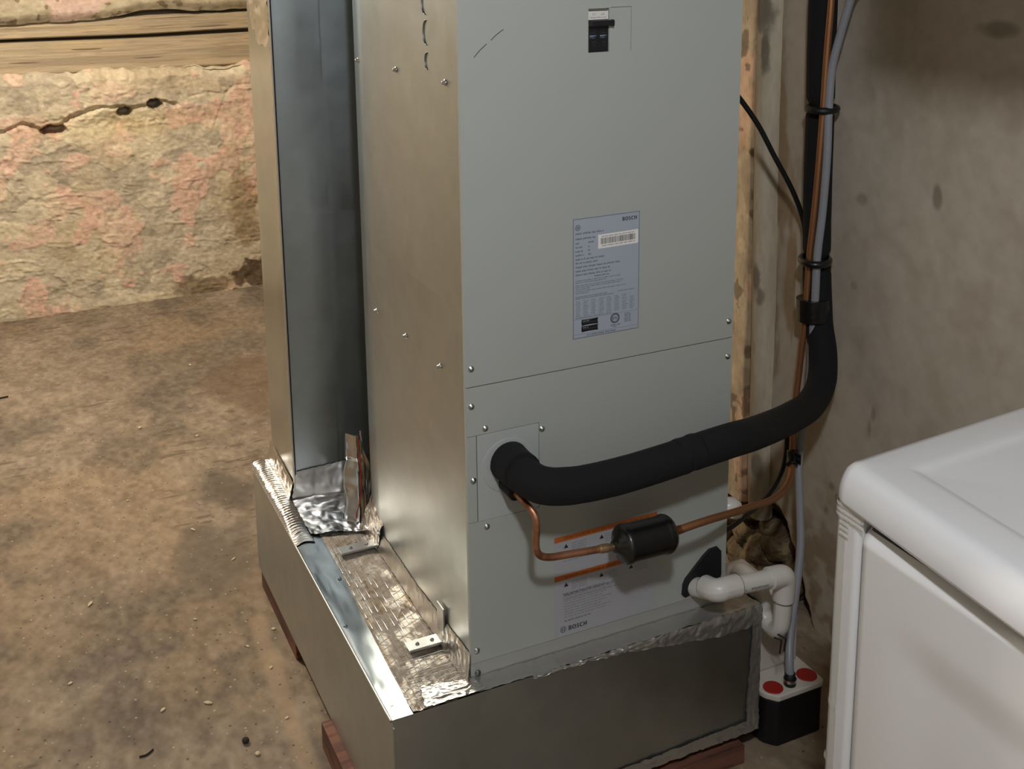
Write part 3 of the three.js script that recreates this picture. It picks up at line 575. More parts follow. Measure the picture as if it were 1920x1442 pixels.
const barcodeTex = canvasTex(400, 128, (k, w, h) => {
  k.fillStyle = '#e9e6de'; k.fillRect(0, 0, w, h); words(k, 36, 14, 330, 11, 200, '#3a3733');
  k.fillStyle = '#2a2826'; let x = 26, i = 0; while (x < w - 30) { const bw = 1 + Math.floor(hash(i, 1, 210) * 4); k.fillRect(x, 34, bw, 56); x += bw + 1 + Math.floor(hash(i, 2, 210) * 5); i++; }
  words(k, 36, 98, 330, 12, 220, '#3a3733');
});
const warnTex = canvasTex(640, 600, (k, w, h) => {
  k.fillStyle = '#a7a7aa'; k.fillRect(0, 0, w, h);
  const or = '#b8642a', ink = '#3b3c40';
  for (const [y, s] of [[0, 1], [230, 40]]) {
    k.fillStyle = or; k.fillRect(0, y, w, 32); words(k, 60, y + 9, 520, 14, s, '#6d3a18');
    k.fillStyle = '#26272b'; for (const cx of [70, 288, 476]) { k.beginPath(); k.moveTo(cx, y + 50); k.lineTo(cx + 14, y + 74); k.lineTo(cx - 14, y + 74); k.fill(); }
    for (let i = 0; i < 4; i++) { words(k, 104, y + 50 + i * 13, 90, 8, s + i, '#75767c'); words(k, 310, y + 50 + i * 13, 80, 8, s + 9 + i, '#75767c'); words(k, 500, y + 50 + i * 13, 84, 8, s + 19 + i, '#75767c'); }
    words(k, 50, y + 112, 260, 10, s + 30, ink); words(k, 50, y + 130, 300, 8, s + 31, '#75767c'); words(k, 50, y + 146, 330, 8, s + 32, '#75767c');
  }
  words(k, 60, 348, 300, 12, 90, ink); for (let i = 0; i < 8; i++) words(k, 60, 372 + i * 16, 290 - 30 * (i % 3), 8, 91 + i, '#6d6e74');
  words(k, 60, 506, 160, 10, 110, ink);
  armature(k, 52, 560, 17, '#33343a'); k.fillStyle = '#1a1b1f'; k.font = 'bold 36px sans-serif'; k.textAlign = 'left'; k.fillText('BOSCH', 82, 573);
});
const breakTex = canvasTex(160, 80, (k, w, h) => {
  k.fillStyle = '#d9d5cb'; k.fillRect(0, 0, w, h); k.fillStyle = '#2e2c2a'; k.font = '26px sans-serif'; k.textAlign = 'center'; k.fillText('L1', 50, 36); k.fillText('L2', 118, 36);
  words(k, 18, 54, 124, 10, 230, '#6b665e');
});
const toggleTex = canvasTex(128, 256, (k, w, h) => {
  k.fillStyle = '#101216'; k.fillRect(0, 0, w, h); words(k, 30, 60, 64, 8, 240, '#3f4c63'); words(k, 24, 84, 78, 16, 241, '#c9d6ea'); words(k, 24, 106, 70, 12, 242, '#7f93b4');
  words(k, 50, 152, 54, 10, 243, '#5d5a5a'); words(k, 60, 186, 40, 8, 244, '#5d5a5a');
});
function decal(x0, x1, y0, y1, z, tex, rough = 0.45) {
  const g = new THREE.BoxGeometry(x1 - x0, y1 - y0, 0.0004); g.translate((x0 + x1) / 2, (y0 + y1) / 2, z + 0.0002);
  return [g, std({ map: tex, roughness: rough })];
}
{
  const g = thing('air_handler', 'tall light grey air handler cabinet with galvanized side and rating labels', 'air handler');
  const W = 0.533, yT = 1.62, D = 0.565, seam = 0.8735, pb = 0.3635;
  // galvanized cabinet: the sheet turns in slightly at the rear edge
  const sh = new THREE.Shape(); sh.moveTo(0.0008, 0.006); sh.lineTo(0.0008, 0.485); sh.quadraticCurveTo(0.001, 0.495, 0.0022, 0.503); sh.lineTo(0.009, D); sh.lineTo(W - 0.001, D); sh.lineTo(W - 0.001, 0.006); sh.closePath();
  const cg = new THREE.ExtrudeGeometry(sh, { depth: yT - T0 - 0.008, bevelEnabled: false, curveSegments: 8 }); cg.rotateX(-Math.PI / 2); cg.translate(0, T0 + 0.006, 0);
  mesh('cabinet', boxUV(cg), galv, g, 'galvanized sheet metal cabinet side');
  // upper door, with the breaker opening cut out
  const hole = { x0: 0.2285, x1: 0.2675, y0: 1.4135, y1: 1.485 };
  const up = new THREE.Shape(); up.moveTo(0, seam + 0.0008); up.lineTo(W, seam + 0.0008); up.lineTo(W, yT); up.lineTo(0, yT); up.closePath();
  const hp = new THREE.Path(); hp.moveTo(hole.x0, hole.y0); hp.lineTo(hole.x0, hole.y1); hp.lineTo(hole.x1, hole.y1); hp.lineTo(hole.x1, hole.y0); hp.closePath(); up.holes.push(hp);
  // the joint of the blanking plate beside the breaker is a fine slit
  const q = new THREE.Path(); [[0.2690, 1.4852], [0.2690, 1.4860], [0.3094, 1.4860], [0.3094, 1.4135], [0.3086, 1.4135], [0.3086, 1.4852]].forEach((c, i) => (i ? q.lineTo(...c) : q.moveTo(...c))); q.closePath(); up.holes.push(q);
  const ug = new THREE.ExtrudeGeometry(up, { depth: 0.0085, bevelEnabled: false }); ug.translate(0, 0, -0.0085);
  const upper = mesh('upper_door', boxUV(ug), paint, g, 'light grey painted upper door');
  // lower panel notched around the refrigerant pipe plate
  const lo = new THREE.Shape(); const n0 = 0.629, n1 = 0.7865, nx = 0.1345;
  lo.moveTo(0, pb); lo.lineTo(W, pb); lo.lineTo(W, seam - 0.0012); lo.lineTo(0, seam - 0.0012); lo.lineTo(0, n1); lo.lineTo(nx, n1); lo.lineTo(nx, n0); lo.lineTo(0, n0); lo.closePath();
  const lg = new THREE.ExtrudeGeometry(lo, { depth: 0.008, bevelEnabled: true, bevelThickness: 0.0006, bevelSize: 0.0003, bevelOffset: -0.0003, bevelSegments: 1 }); lg.translate(0, 0, -0.0086);
  mesh('lower_panel', boxUV(lg), paint, g, 'light grey painted lower panel');
  mesh('edge_strip', bx(0, 0.0172, n0 + 0.001, n1 - 0.001, -0.0085, -0.0002, 0.0004), paint, g);
  mesh('pipe_plate', bx(0.0186, nx - 0.001, n0 + 0.0006, n1 - 0.0008, -0.0085, 0.0, 0.0004), paintPlate, g, 'small square plate around the pipes');
  mesh('plate_grommet', latheAt([0.075, 0.722, 0.0], [0, 0, 1], [[0.034, 0], [0.034, 0.0015], [0.048, 0.0015], [0.0485, 0]], 32), paintPlate, g);
  mesh('base_rail', bx(0.0, W, T0 + 0.004, pb - 0.0012, -0.009, -0.001, 0.0006), zincPale, g, 'bare metal base rail below the panel');
  mesh('top_supply_collar', bx(0.02, W - 0.02, yT, YC - 0.004, -D + 0.02, -0.03, 0.002), galv, g);
  // breaker
  const br = mesh('breaker', join([bx(hole.x0 + 0.0003, hole.x1 - 0.0003, hole.y0 + 0.0003, hole.y1 - 0.004, -0.02, -0.003, 0.0006)]), blackPlastic, g, 'black two-pole breaker');
  for (const [a, b] of [[0.2292, 0.2476], [0.2484, 0.2668]]) { const [tg, tm] = decal(a, b, 1.4142, 1.455, -0.003, toggleTex); mesh('toggle', join([tg, bx(a, b, 1.4142, 1.455, -0.004, -0.003, 0)]), tm, br); }
  mesh('toggle_tie', join([bx(0.2286, 0.2722, 1.4565, 1.4655, -0.003, 0.010, 0.002), bx(0.2675, 0.2728, 1.4555, 1.4665, 0.0015, 0.010, 0.002)]), blackPlastic, br);
  { const [lgk, lm] = decal(0.2288, 0.2668, 1.4665, 1.4805, -0.0028, breakTex); mesh('breaker_label', lgk, lm, br, 'small white L1 L2 label'); }
  // labels
  { const [a, m] = decal(0.200, 0.330, 0.925, 1.1365, 0.0002, ratingTex, 0.35); const q = mesh('rating_label', a, m, g, 'blue-grey rating plate full of small print'); const [b, bm] = decal(0.248, 0.327, 1.080, 1.1045, 0.0007, barcodeTex); const s = mesh('barcode_sticker', b, bm, q, 'white barcode sticker'); s.geometry.translate(-0.2875, -1.092, 0); s.geometry.rotateZ(0.012); s.geometry.translate(0.2875, 1.092, 0); }
  { const [a, m] = decal(0.163, 0.375, 0.365, 0.562, 0.0002, warnTex, 0.4); mesh('warning_label', a, m, g, 'grey warning sheet with two orange bands'); }
  // screws on the front
  for (const [x, y] of [[0.0105, 0.906], [0.0095, 0.840], [0.034, 0.7965], [0.140, 0.774], [0.0108, 0.707], [0.034, 0.617], [0.0112, 0.387], [0.0122, 0.3435], [0.523, 0.906], [0.523, 0.838]])
    mesh('screw', latheAt([x, y, 0], [0, 0, 1], [[0, 0.0038], [0.0022, 0.0038], [0.0028, 0.002], [0.0052, 0.0016], [0.0056, 0]], 12), y < 0.36 ? screwDark : screwMat, g);
  // sheet metal screws on the galvanized side
  for (const [y, z] of [[1.369, -0.294], [1.373, -0.060], [0.868, -0.455], [0.871, -0.285], [0.872, -0.113], [1.362, -0.528]])
    mesh('side_screw', latheAt([z < -0.5 ? 0.0045 : 0, y, z], [-1, 0, 0], [[0, 0.0055], [0.0030, 0.0055], [0.0032, 0.0015], [0.0052, 0.0012], [0.0055, 0]], 10), screwMat, g);
  // stamped knock-outs on the side: raised crescent lips
  for (const [y, z, r] of [[1.447, -0.139, 0.020], [1.400, -0.138, 0.0135], [1.497, -0.143, 0.02]]) {
    const t = new THREE.TorusGeometry(r, 0.0011, 6, 26, Math.PI * 1.05); t.rotateZ(Math.PI / 2 - 0.05); t.rotateY(-Math.PI / 2); t.scale(1, 1, 0.62); t.translate(-0.0004, y, z); mesh('knockout', t, screwDark, g);
  }
  // felt-pen strokes
  const pen = std({ color: 0x1c1c1e, roughness: 0.7 });
  for (const [a, b] of [[[0.025, 1.4175], [0.047, 1.4375]], [[0.0545, 1.443], [0.0765, 1.459]]]) mesh('pen_stroke', sweep([[a[0], a[1], 0.0003], [(a[0] + b[0]) / 2 - 0.0006, (a[1] + b[1]) / 2 + 0.0006, 0.0003], [b[0], b[1], 0.0003]], 0.0005, 12, 6), pen, g);
  // rubber gasket around the drain outlet
  const gs = new THREE.Shape(); const gp = [[0.440, 0.3725], [0.517, 0.389], [0.519, 0.400], [0.5175, 0.446], [0.509, 0.456], [0.492, 0.455], [0.480, 0.446], [0.441, 0.408], [0.436, 0.398], [0.4345, 0.378]];
  gs.moveTo(...gp[0]); for (let i = 1; i < gp.length; i++) gs.lineTo(...gp[i]); gs.closePath();
  const gg = new THREE.ExtrudeGeometry(gs, { depth: 0.003, bevelEnabled: true, bevelThickness: 0.0015, bevelSize: 0.002, bevelSegments: 2 }); mesh('drain_gasket', gg, blackRubber, g, 'black rubber drain gasket');
  mesh('drain_stub', sweep([[0.52, 0.516, -0.03], [0.545, 0.517, -0.025], [0.558, 0.52, -0.02], [0.562, 0.512, -0.02], [0.563, 0.50, -0.02]], 0.0175, 20, 16), pvc, g, 'white plastic drain stub on the right side');
}

// ------------------------------------------------------------------ refrigerant lines
const foamR = 0.0305;
{
  const g = thing('suction_line', 'thick black foam-insulated pipe bending from the cabinet up the right wall', 'pipe');
  const P = [[0.078, 0.724, -0.004], [0.077, 0.727, 0.035], [0.074, 0.732, 0.070], [0.088, 0.728, 0.100], [0.123, 0.720, 0.106], [0.175, 0.714, 0.105], [0.255, 0.713, 0.103], [0.36, 0.719, 0.101]];
  mesh('insulation', sweep(P, foamR, 110, 26, 1, 0.5, 0.015, 901), foam, g);
  mesh('cut_collar', sweep([[0.077, 0.728, -0.001], [0.076, 0.730, 0.030], [0.074, 0.736, 0.062]], (t) => 0.0355 - 0.003 * t, 24, 26, 1, 0.5, 0.03, 903), foam, g);
  mesh('joint_tape', sweep([[0.35, 0.7185, 0.101], [0.372, 0.7205, 0.1], [0.392, 0.722, 0.098]], (t) => 0.0308 + 0.0006 * Math.sin(t * 9), 20, 24, 1, 0.5, 0.04, 905), foam, g);
  const Q = [[0.38, 0.7205, 0.1], [0.463, 0.722, 0.092], [0.535, 0.703, 0.056], [0.623, 0.676, 0.0], [0.723, 0.650, -0.062], [0.823, 0.636, -0.120], [0.896, 0.652, -0.172], [0.928, 0.700, -0.208], [0.934, 0.76, -0.232], [0.934, 0.82, -0.240], [0.934, 0.87, -0.246]];
  mesh('insulation', sweep(Q, foamR, 130, 26, 1, 0.5, 0.012, 907), foam, g);
  const neck = (L) => (t) => { const e = Math.min(t, 1 - t) * L; return foamR * 0.98 * (0.66 + 0.34 * sm(0, 0.02, e)); };
  const segs = [[[0.934, 0.815, -0.242], [0.934, 0.905, -0.249]], [[0.934, 0.905, -0.249], [0.934, 1.06, -0.256], [0.934, 1.236, -0.259]], [[0.934, 1.236, -0.259], [0.932, 1.40, -0.262], [0.932, 1.60, -0.262], [0.93, 1.95, -0.262], [0.93, YC - 0.002, -0.262]]];
  segs.forEach((s, i) => mesh('insulation', sweep(s, neck(i === 0 ? 0.09 : i === 1 ? 0.33 : 1.1), 60, 24, 1, 0.5, 0.012, 911 + i), foam, g));
  mesh('cable_tie', sweep([[0.9480, 1.2360, -0.2684], [0.9555, 1.2360, -0.2549], [0.9541, 1.2360, -0.2369], [0.9440, 1.2360, -0.2191], [0.9281, 1.2360, -0.2065], [0.9105, 1.2360, -0.2022], [0.8960, 1.2360, -0.2076], [0.8885, 1.2360, -0.2211], [0.8899, 1.2360, -0.2391], [0.9000, 1.2360, -0.2568], [0.9159, 1.2360, -0.2695], [0.9335, 1.2360, -0.2738], [0.9480, 1.2363, -0.2684]], 0.0075, 50, 8), blackPlastic, g);
  mesh('cable_tie', sweep([[0.9480, 0.9050, -0.2704], [0.9555, 0.9050, -0.2569], [0.9541, 0.9050, -0.2389], [0.9440, 0.9050, -0.2211], [0.9281, 0.9050, -0.2085], [0.9105, 0.9050, -0.2042], [0.8960, 0.9050, -0.2096], [0.8885, 0.9050, -0.2231], [0.8899, 0.9050, -0.2411], [0.9000, 0.9050, -0.2588], [0.9159, 0.9050, -0.2715], [0.9335, 0.9050, -0.2758], [0.9480, 0.9053, -0.2704]], 0.0080, 50, 10), blackGloss, g);
  mesh('tape_wrap', sweep([[0.924, 0.768, -0.240], [0.924, 0.79, -0.241], [0.924, 0.818, -0.243]], 0.0365, 24, 22, 1, 0.5, 0.07, 915), blackTape, g, 'shiny black tape wrapping the pipes together');
}
{
  const g = thing('liquid_line', 'thin copper pipe with a black filter cylinder running below the insulated pipe', 'pipe');
  const r = 0.0062;
  mesh('copper_tube', sweep([[0.070, 0.690, -0.004], [0.070, 0.690, 0.035], [0.071, 0.688, 0.080], [0.077, 0.676, 0.098], [0.078, 0.655, 0.102], [0.077, 0.625, 0.101], [0.083, 0.605, 0.1], [0.102, 0.595, 0.1], [0.14, 0.5905, 0.1], [0.215, 0.583, 0.1]], r, 110, 14), copper, g);
  mesh('pipe_sleeve', sweep([[0.070, 0.690, -0.003], [0.070, 0.690, 0.025], [0.070, 0.690, 0.042]], 0.0135, 16, 16), blackRubber, g);
  mesh('braze_joint', sweep([[0.196, 0.5848, 0.1], [0.215, 0.583, 0.1], [0.232, 0.5818, 0.1]], (t) => 0.0072 + 0.002 * Math.sin(t * 6) * t, 20, 14), silverJoint, g);
  const a = new THREE.Vector3(0.228, 0.582, 0.1), b = new THREE.Vector3(0.346, 0.5795, 0.1), L = a.distanceTo(b), R = 0.0345;
  mesh('filter_drier', latheAt([a.x, a.y, a.z], b.clone().sub(a).toArray(), [[0.0005, -0.004], [0.010, -0.004], [0.0115, 0.0], [0.019, 0.006], [0.029, 0.009], [R - 0.001, 0.014], [R, 0.018], [R, 0.024], [R - 0.0016, 0.027], [R - 0.0016, L - 0.027], [R, L - 0.024], [R, L - 0.018], [R - 0.001, L - 0.014], [0.029, L - 0.008], [0.018, L - 0.004], [0.0105, L], [0.0005, L + 0.001]], 40), blackGloss, g, 'glossy black filter cylinder');
  mesh('braze_joint', sweep([[0.342, 0.5796, 0.1], [0.36, 0.5797, 0.099], [0.38, 0.5805, 0.098]], (t) => 0.0085 - 0.002 * t, 12, 14), copper, g);
  mesh('copper_tube', sweep([[0.345, 0.5796, 0.1], [0.42, 0.580, 0.094], [0.505, 0.553, 0.052], [0.572, 0.527, 0.010], [0.692, 0.476, -0.070], [0.794, 0.442, -0.150], [0.852, 0.446, -0.203], [0.880, 0.490, -0.236], [0.894, 0.56, -0.252], [0.902, 0.668, -0.250], [0.904, 0.80, -0.241], [0.904, 0.916, -0.237], [0.904, 1.012, -0.228], [0.904, 1.129, -0.220], [0.905, 1.236, -0.216], [0.904, 1.354, -0.211], [0.904, 1.463, -0.205], [0.909, 1.7, -0.203], [0.92, YC - 0.002, -0.20]], 0.0070, 220, 14), copperPlain, g);
  mesh('tape_flag', join([sweep([[0.858, 0.452, -0.210], [0.866, 0.462, -0.219], [0.873, 0.475, -0.228]], 0.0125, 10, 14, 1, 0.5, 0.08, 921), bx(0.868, 0.8715, 0.458, 0.480, -0.222, -0.196, 0.001)]), blackTape, g);
}
{
  const h = mesh('drain_hose', sweep([[0.686, 0.132, 0.018], [0.688, 0.155, 0.012], [0.705, 0.191, -0.010], [0.746, 0.241, -0.050], [0.788, 0.293, -0.090], [0.815, 0.332, -0.120], [0.843, 0.380, -0.160], [0.880, 0.446, -0.213], [0.905, 0.522, -0.238], [0.912, 0.629, -0.230], [0.912, 0.729, -0.226], [0.910, 0.827, -0.220], [0.908, 0.922, -0.217], [0.912, 1.018, -0.212], [0.912, 1.133, -0.206], [0.912, 1.236, -0.207], [0.912, 1.323, -0.203], [0.912, 1.39, -0.184], [0.912, 1.466, -0.158], [0.922, 1.62, -0.118], [0.92, YC - 0.002, -0.08]], 0.0088, 240, 14, 1), greyHose);
  tag(h, 'grey plastic hose rising from the floor pump up beside the insulated pipe', 'hose');
  const cab = (pts, r) => mesh('control_cable', sweep(pts, r, 60, 10), blackPlastic);
  tag(cab([[0.536, 1.335, -0.27], [0.62, 1.32, -0.27], [0.70, 1.305, -0.285], [0.754, 1.262, -0.30], [0.805, 1.20, -0.30], [0.849, 1.131, -0.30], [0.90, 1.05, -0.298], [0.930, 0.985, -0.296], [0.936, 0.94, -0.290]], 0.0058), 'black cable sagging from the cabinet to the insulated pipe above the tape wrap', 'cable');
  tag(cab([[0.536, 0.452, -0.04], [0.606, 0.435, -0.08], [0.68, 0.418, -0.13], [0.745, 0.402, -0.175], [0.804, 0.404, -0.21], [0.855, 0.425, -0.24], [0.876, 0.46, -0.253], [0.884, 0.50, -0.262]], 0.0055), 'black cable running low beside the thin copper pipe bend', 'cable');
}

// ------------------------------------------------------------------ drain pipe and condensate pump
const pvcPrint = canvasTex(512, 64, (k, w, h) => { k.fillStyle = '#d6d2c8'; k.fillRect(0, 0, w, h); k.fillStyle = '#2b2927'; k.font = 'bold 40px sans-serif'; k.textAlign = 'left'; k.fillText('B724/BTI/ANSI', 120, 46); k.fillRect(30, 18, 10, 30); });
{
  const g = thing('drain_pipe', 'white plastic drain pipe with elbows and a trap beside the floor pump', 'pipe');
  const z = 0.062;
  mesh('outlet', sweep([[0.462, 0.386, 0.0], [0.464, 0.393, 0.02], [0.466, 0.404, 0.048]], 0.0185, 16, 20), pvc, g);
  mesh('elbow', join([sweep([[0.4655, 0.402, 0.030], [0.4665, 0.408, 0.054], [0.474, 0.411, 0.064], [0.488, 0.411, 0.064], [0.515, 0.4085, 0.063]], 0.0212, 40, 22)]), pvc, g);
  mesh('pipe', sweep([[0.50, 0.4095, 0.063], [0.55, 0.405, 0.062], [0.60, 0.401, 0.0615]], 0.0172, 20, 22), pvc, g);
  { // printed line on the pipe: a curved strip following its surface
    const strip = grid(24, 6, (u, v) => { const x = 0.518 + u * 0.072, a = -0.28 + v * 0.62, yc = 0.4095 - (x - 0.5) * 0.087; return [x, yc + 0.0174 * Math.sin(a - 0.12), 0.0622 + 0.0174 * Math.cos(a - 0.12)]; }, (u, v) => [u, v]);
    mesh('printed_marking', strip, phys({ map: pvcPrint, roughness: 0.35, clearcoat: 0.2 }), g, 'small dark printed characters along the pipe');
  }
  mesh('elbow', sweep([[0.588, 0.4022, 0.0615], [0.606, 0.4005, 0.0612], [0.6205, 0.398, 0.061], [0.627, 0.389, 0.060], [0.628, 0.372, 0.059], [0.628, 0.345, 0.058]], 0.0212, 50, 22), pvc, g);
  mesh('trap', sweep([[0.628, 0.355, 0.058], [0.628, 0.315, 0.056], [0.628, 0.285, 0.052], [0.628, 0.268, 0.036], [0.628, 0.268, 0.012], [0.628, 0.285, -0.004], [0.628, 0.31, -0.007], [0.629, 0.327, -0.018], [0.632, 0.331, -0.05], [0.640, 0.32, -0.09], [0.650, 0.28, -0.12], [0.655, 0.20, -0.125]], 0.0172, 110, 20), pvc, g);
  mesh('wire_end', join([[[[0.606, 0.272, 0.062], [0.608, 0.2745, 0.074], [0.6125, 0.271, 0.0755], [0.612, 0.262, 0.075], [0.610, 0.244, 0.075]]], [[[0.616, 0.275, 0.060], [0.618, 0.276, 0.074], [0.6225, 0.271, 0.0755], [0.622, 0.262, 0.075], [0.6205, 0.246, 0.075]]]].map(([p]) => sweep(p, 0.0015, 20, 6))), blackPlastic, g);
}
{
  const g = thing('condensate_pump', 'small floor pump with black tank, white cover and red caps', 'pump');
  const outline = (gr) => { const s = new THREE.Shape(); const x0 = 0.622 - gr, x1 = 0.757 + gr, za = -0.038 - gr, zb = 0.24 + gr, c = 0.026; s.moveTo(x0 + c, za); s.lineTo(x1 - 0.014, za); s.quadraticCurveTo(x1, za, x1, za + 0.014); s.lineTo(x1, zb); s.lineTo(x0, zb); s.lineTo(x0, za + c + 0.012); s.quadraticCurveTo(x0, za + c, x0 + 0.006, za + c - 0.008); s.lineTo(x0 + c - 0.008, za + 0.004); s.quadraticCurveTo(x0 + c - 0.004, za, x0 + c, za); return s; };
  const ex = (gr, y0, y1, b) => { const e = new THREE.ExtrudeGeometry(outline(gr), { depth: y1 - y0 - 2 * b, bevelEnabled: true, bevelThickness: b, bevelSize: b, bevelOffset: -b, bevelSegments: 3, curveSegments: 8 }); e.rotateX(-Math.PI / 2); e.translate(0, y0 + b, 0); return e; };
  mesh('tank', ex(0, 0.0, 0.103, 0.004), blackPlastic, g, 'black plastic tank');
  mesh('cover', ex(0.002, 0.103, 0.116, 0.003), pumpWhite, g, 'white plastic cover');
  mesh('motor_housing', bx(0.645, 0.752, 0.112, 0.226, -0.225, -0.036, 0.014, 4), pumpWhite, g);
  mesh('vent_cowl', bx(0.700, 0.757, 0.112, 0.245, -0.24, -0.10, 0.012, 4), pumpWhite, g);
  mesh('inlet_cap', latheAt([0.649, 0.1155, 0.012], [0, 1, 0], [[0, 0.0025], [0.0185, 0.0025], [0.02, 0.0015], [0.0205, 0]], 28), redCap, g, 'red inlet cap');
  mesh('inlet_cap', latheAt([0.735, 0.1155, 0.010], [0, 1, 0], [[0, 0.0025], [0.0195, 0.0025], [0.021, 0.0015], [0.0215, 0]], 28), redCap, g, 'red inlet cap');
  mesh('outlet_barb', latheAt([0.686, 0.115, 0.018], [0, 1, 0], [[0.0005, 0], [0.0125, 0], [0.0125, 0.009], [0.0105, 0.010], [0.0105, 0.026], [0.0005, 0.027]], 20), blackPlastic, g);
  mesh('hose_clamp', latheAt([0.686, 0.124, 0.018], [0, 1, 0], [[0.0128, 0], [0.0132, 0.0], [0.0132, 0.006], [0.0128, 0.006]], 20), screwMat, g);
}

// ------------------------------------------------------------------ timber blocks under the plenum
const woodMap = colorTex(512, 256, (u, v) => { const a = fbm(u * 5, v * 40, 951, 4), b = fbm(u * 16, v * 120, 955, 2); return clamp255(mix3(mix3([92, 56, 44], [124, 82, 62], sm(0.3, 0.7, a)), [58, 36, 28], 0.5 * sm(0.55, 0.7, b))); }, THREE.RepeatWrapping);
const wood = std({ map: woodMap, roughness: 0.75 });
{
  const grp = 'timber blocks under the plenum';
  const blk = (b, label) => tag(mesh('timber_block', bx(...b, 0.002), wood), label, 'wood block', grp);
  blk([-0.152, -0.02, 0, 0.050, -0.99, -0.66], 'reddish timber block under the far left edge of the sheet metal box');
  blk([-0.178, -0.03, 0, 0.0605, -0.36, -0.02], 'reddish timber block jutting out under the left front of the sheet metal box');
  blk([0.06, 0.558, 0, 0.040, -0.07, 0.046], 'thick red-brown timber lying on the floor below the box front');
  blk([0.0, 0.612, 0.0402, 0.0615, -0.10, 0.020], 'thin red-brown board sandwiched between timber and box front');
}

// ------------------------------------------------------------------ foil pouch wedged between duct and cabinet
{
  const g = thing('foil_strip', 'crumpled upright strip of foil with a red line between duct and cabinet', 'foil');
  const prof = (y) => 0.9 + 0.25 * (fbm(y * 22, 2, 961, 2) - 0.5);
  const surf = (u, v) => {
    const y = 0.340 + v * 0.196, w = (0.030 - 0.008 * sm(0.55, 0.75, v)) * prof(y), a = (u - 0.5) * 2;
    const x = -0.010 + 0.006 * (v - 0.5) + a * w, z = -0.605 - 0.012 * v + 0.010 * Math.cos(a * 3.4) + 0.010 * (fbm(u * 3, v * 5, 963, 2) - 0.5) + 0.004 * Math.abs(Math.sin(v * 5 + a * 2)) + (v > 0.72 ? -0.004 : 0);
    return [x, y, z];
  };
  mesh('sheet', grid(30, 70, surf), foilMat, g);
  mesh('back_fold', grid(20, 50, (u, v) => { const p = surf(u, v * 0.86); return [p[0] * 1.0 + 0.012 * Math.sin(v * 3), p[1], p[2] - 0.012 - 0.004 * Math.sin(u * 9 + v * 5)]; }), foilDull, g);
  const pts = []; for (let i = 0; i <= 10; i++) { const v = 0.02 + i / 10 * 0.95, p = surf(0.5 + 0.17 * sm(0.0, 0.6, v) - 0.12 * sm(0.35, 0, v), v); pts.push([p[0], p[1], p[2] + 0.0012]); }
  mesh('red_line', sweep(pts, 0.0011, 60, 6), std({ color: 0xa32a22, roughness: 0.6 }), g, 'thin red line printed down the strip');
}

// ------------------------------------------------------------------ vertical pipe on the right wall
{
  const tone = colorTex(128, 1024, (u, v) => {
    const y = v * 2.2, a = fbm(u * 5, y * 5, 971, 4), b = fbm(u * 20, y * 40, 973, 2); let col = mix3([182, 168, 142], [198, 186, 160], sm(0.3, 0.7, a));
    const st = (cu, cy, ru, ry, k) => { const q = Math.hypot((u - cu) / ru, (y - cy) / ry); col = mix3(col, [82, 72, 60], 0.75 * k * sm(1.0, 0.45, q + 0.9 * (fbm(u * 7, y * 34, 975, 4) - 0.5))); };
    st(0.52, 0.80 , 0.13, 0.05, 0.7); st(0.60, 0.76, 0.10, 0.03, 0.6); st(0.5, 1.42, 0.3, 0.06, 0.75); st(0.6, 1.33, 0.10, 0.07, 0.8); st(0.62, 0.33, 0.15, 0.05, 0.6); st(0.3, 0.93, 0.08, 0.04, 0.35);
    const g = (b - 0.5) * 18; return clamp255([col[0] + g, col[1] + g, col[2] + g]);
  });
  const g = grid(28, 160, (u, v) => {
    const a = (u - 0.5) * Math.PI * 1.35, y = 0.185 + v * (YC - 0.187), r = 0.0355 * (1 + 0.05 * (fbm(y * 3, 2, 981, 2) - 0.5)) * (1 - 0.15 * sm(0.06, 0, v));
    const off = 0.017 * sm(1.3, 0.4, y);
    return [0.972 - r * Math.cos(a), y + 0.01 * (fbm(u * 6, 3, 983, 2) - 0.5) * sm(0.05, 0, v), -0.474 + off + r * Math.sin(a)];
  }, (u, v, p) => [u, p[1] / 2.2]);
  const o = mesh('drain_stack', g, std({ map: tone, roughness: 0.7 })); tag(o, 'thick beige painted vertical pipe with dark smudges against the right wall', 'pipe');
}

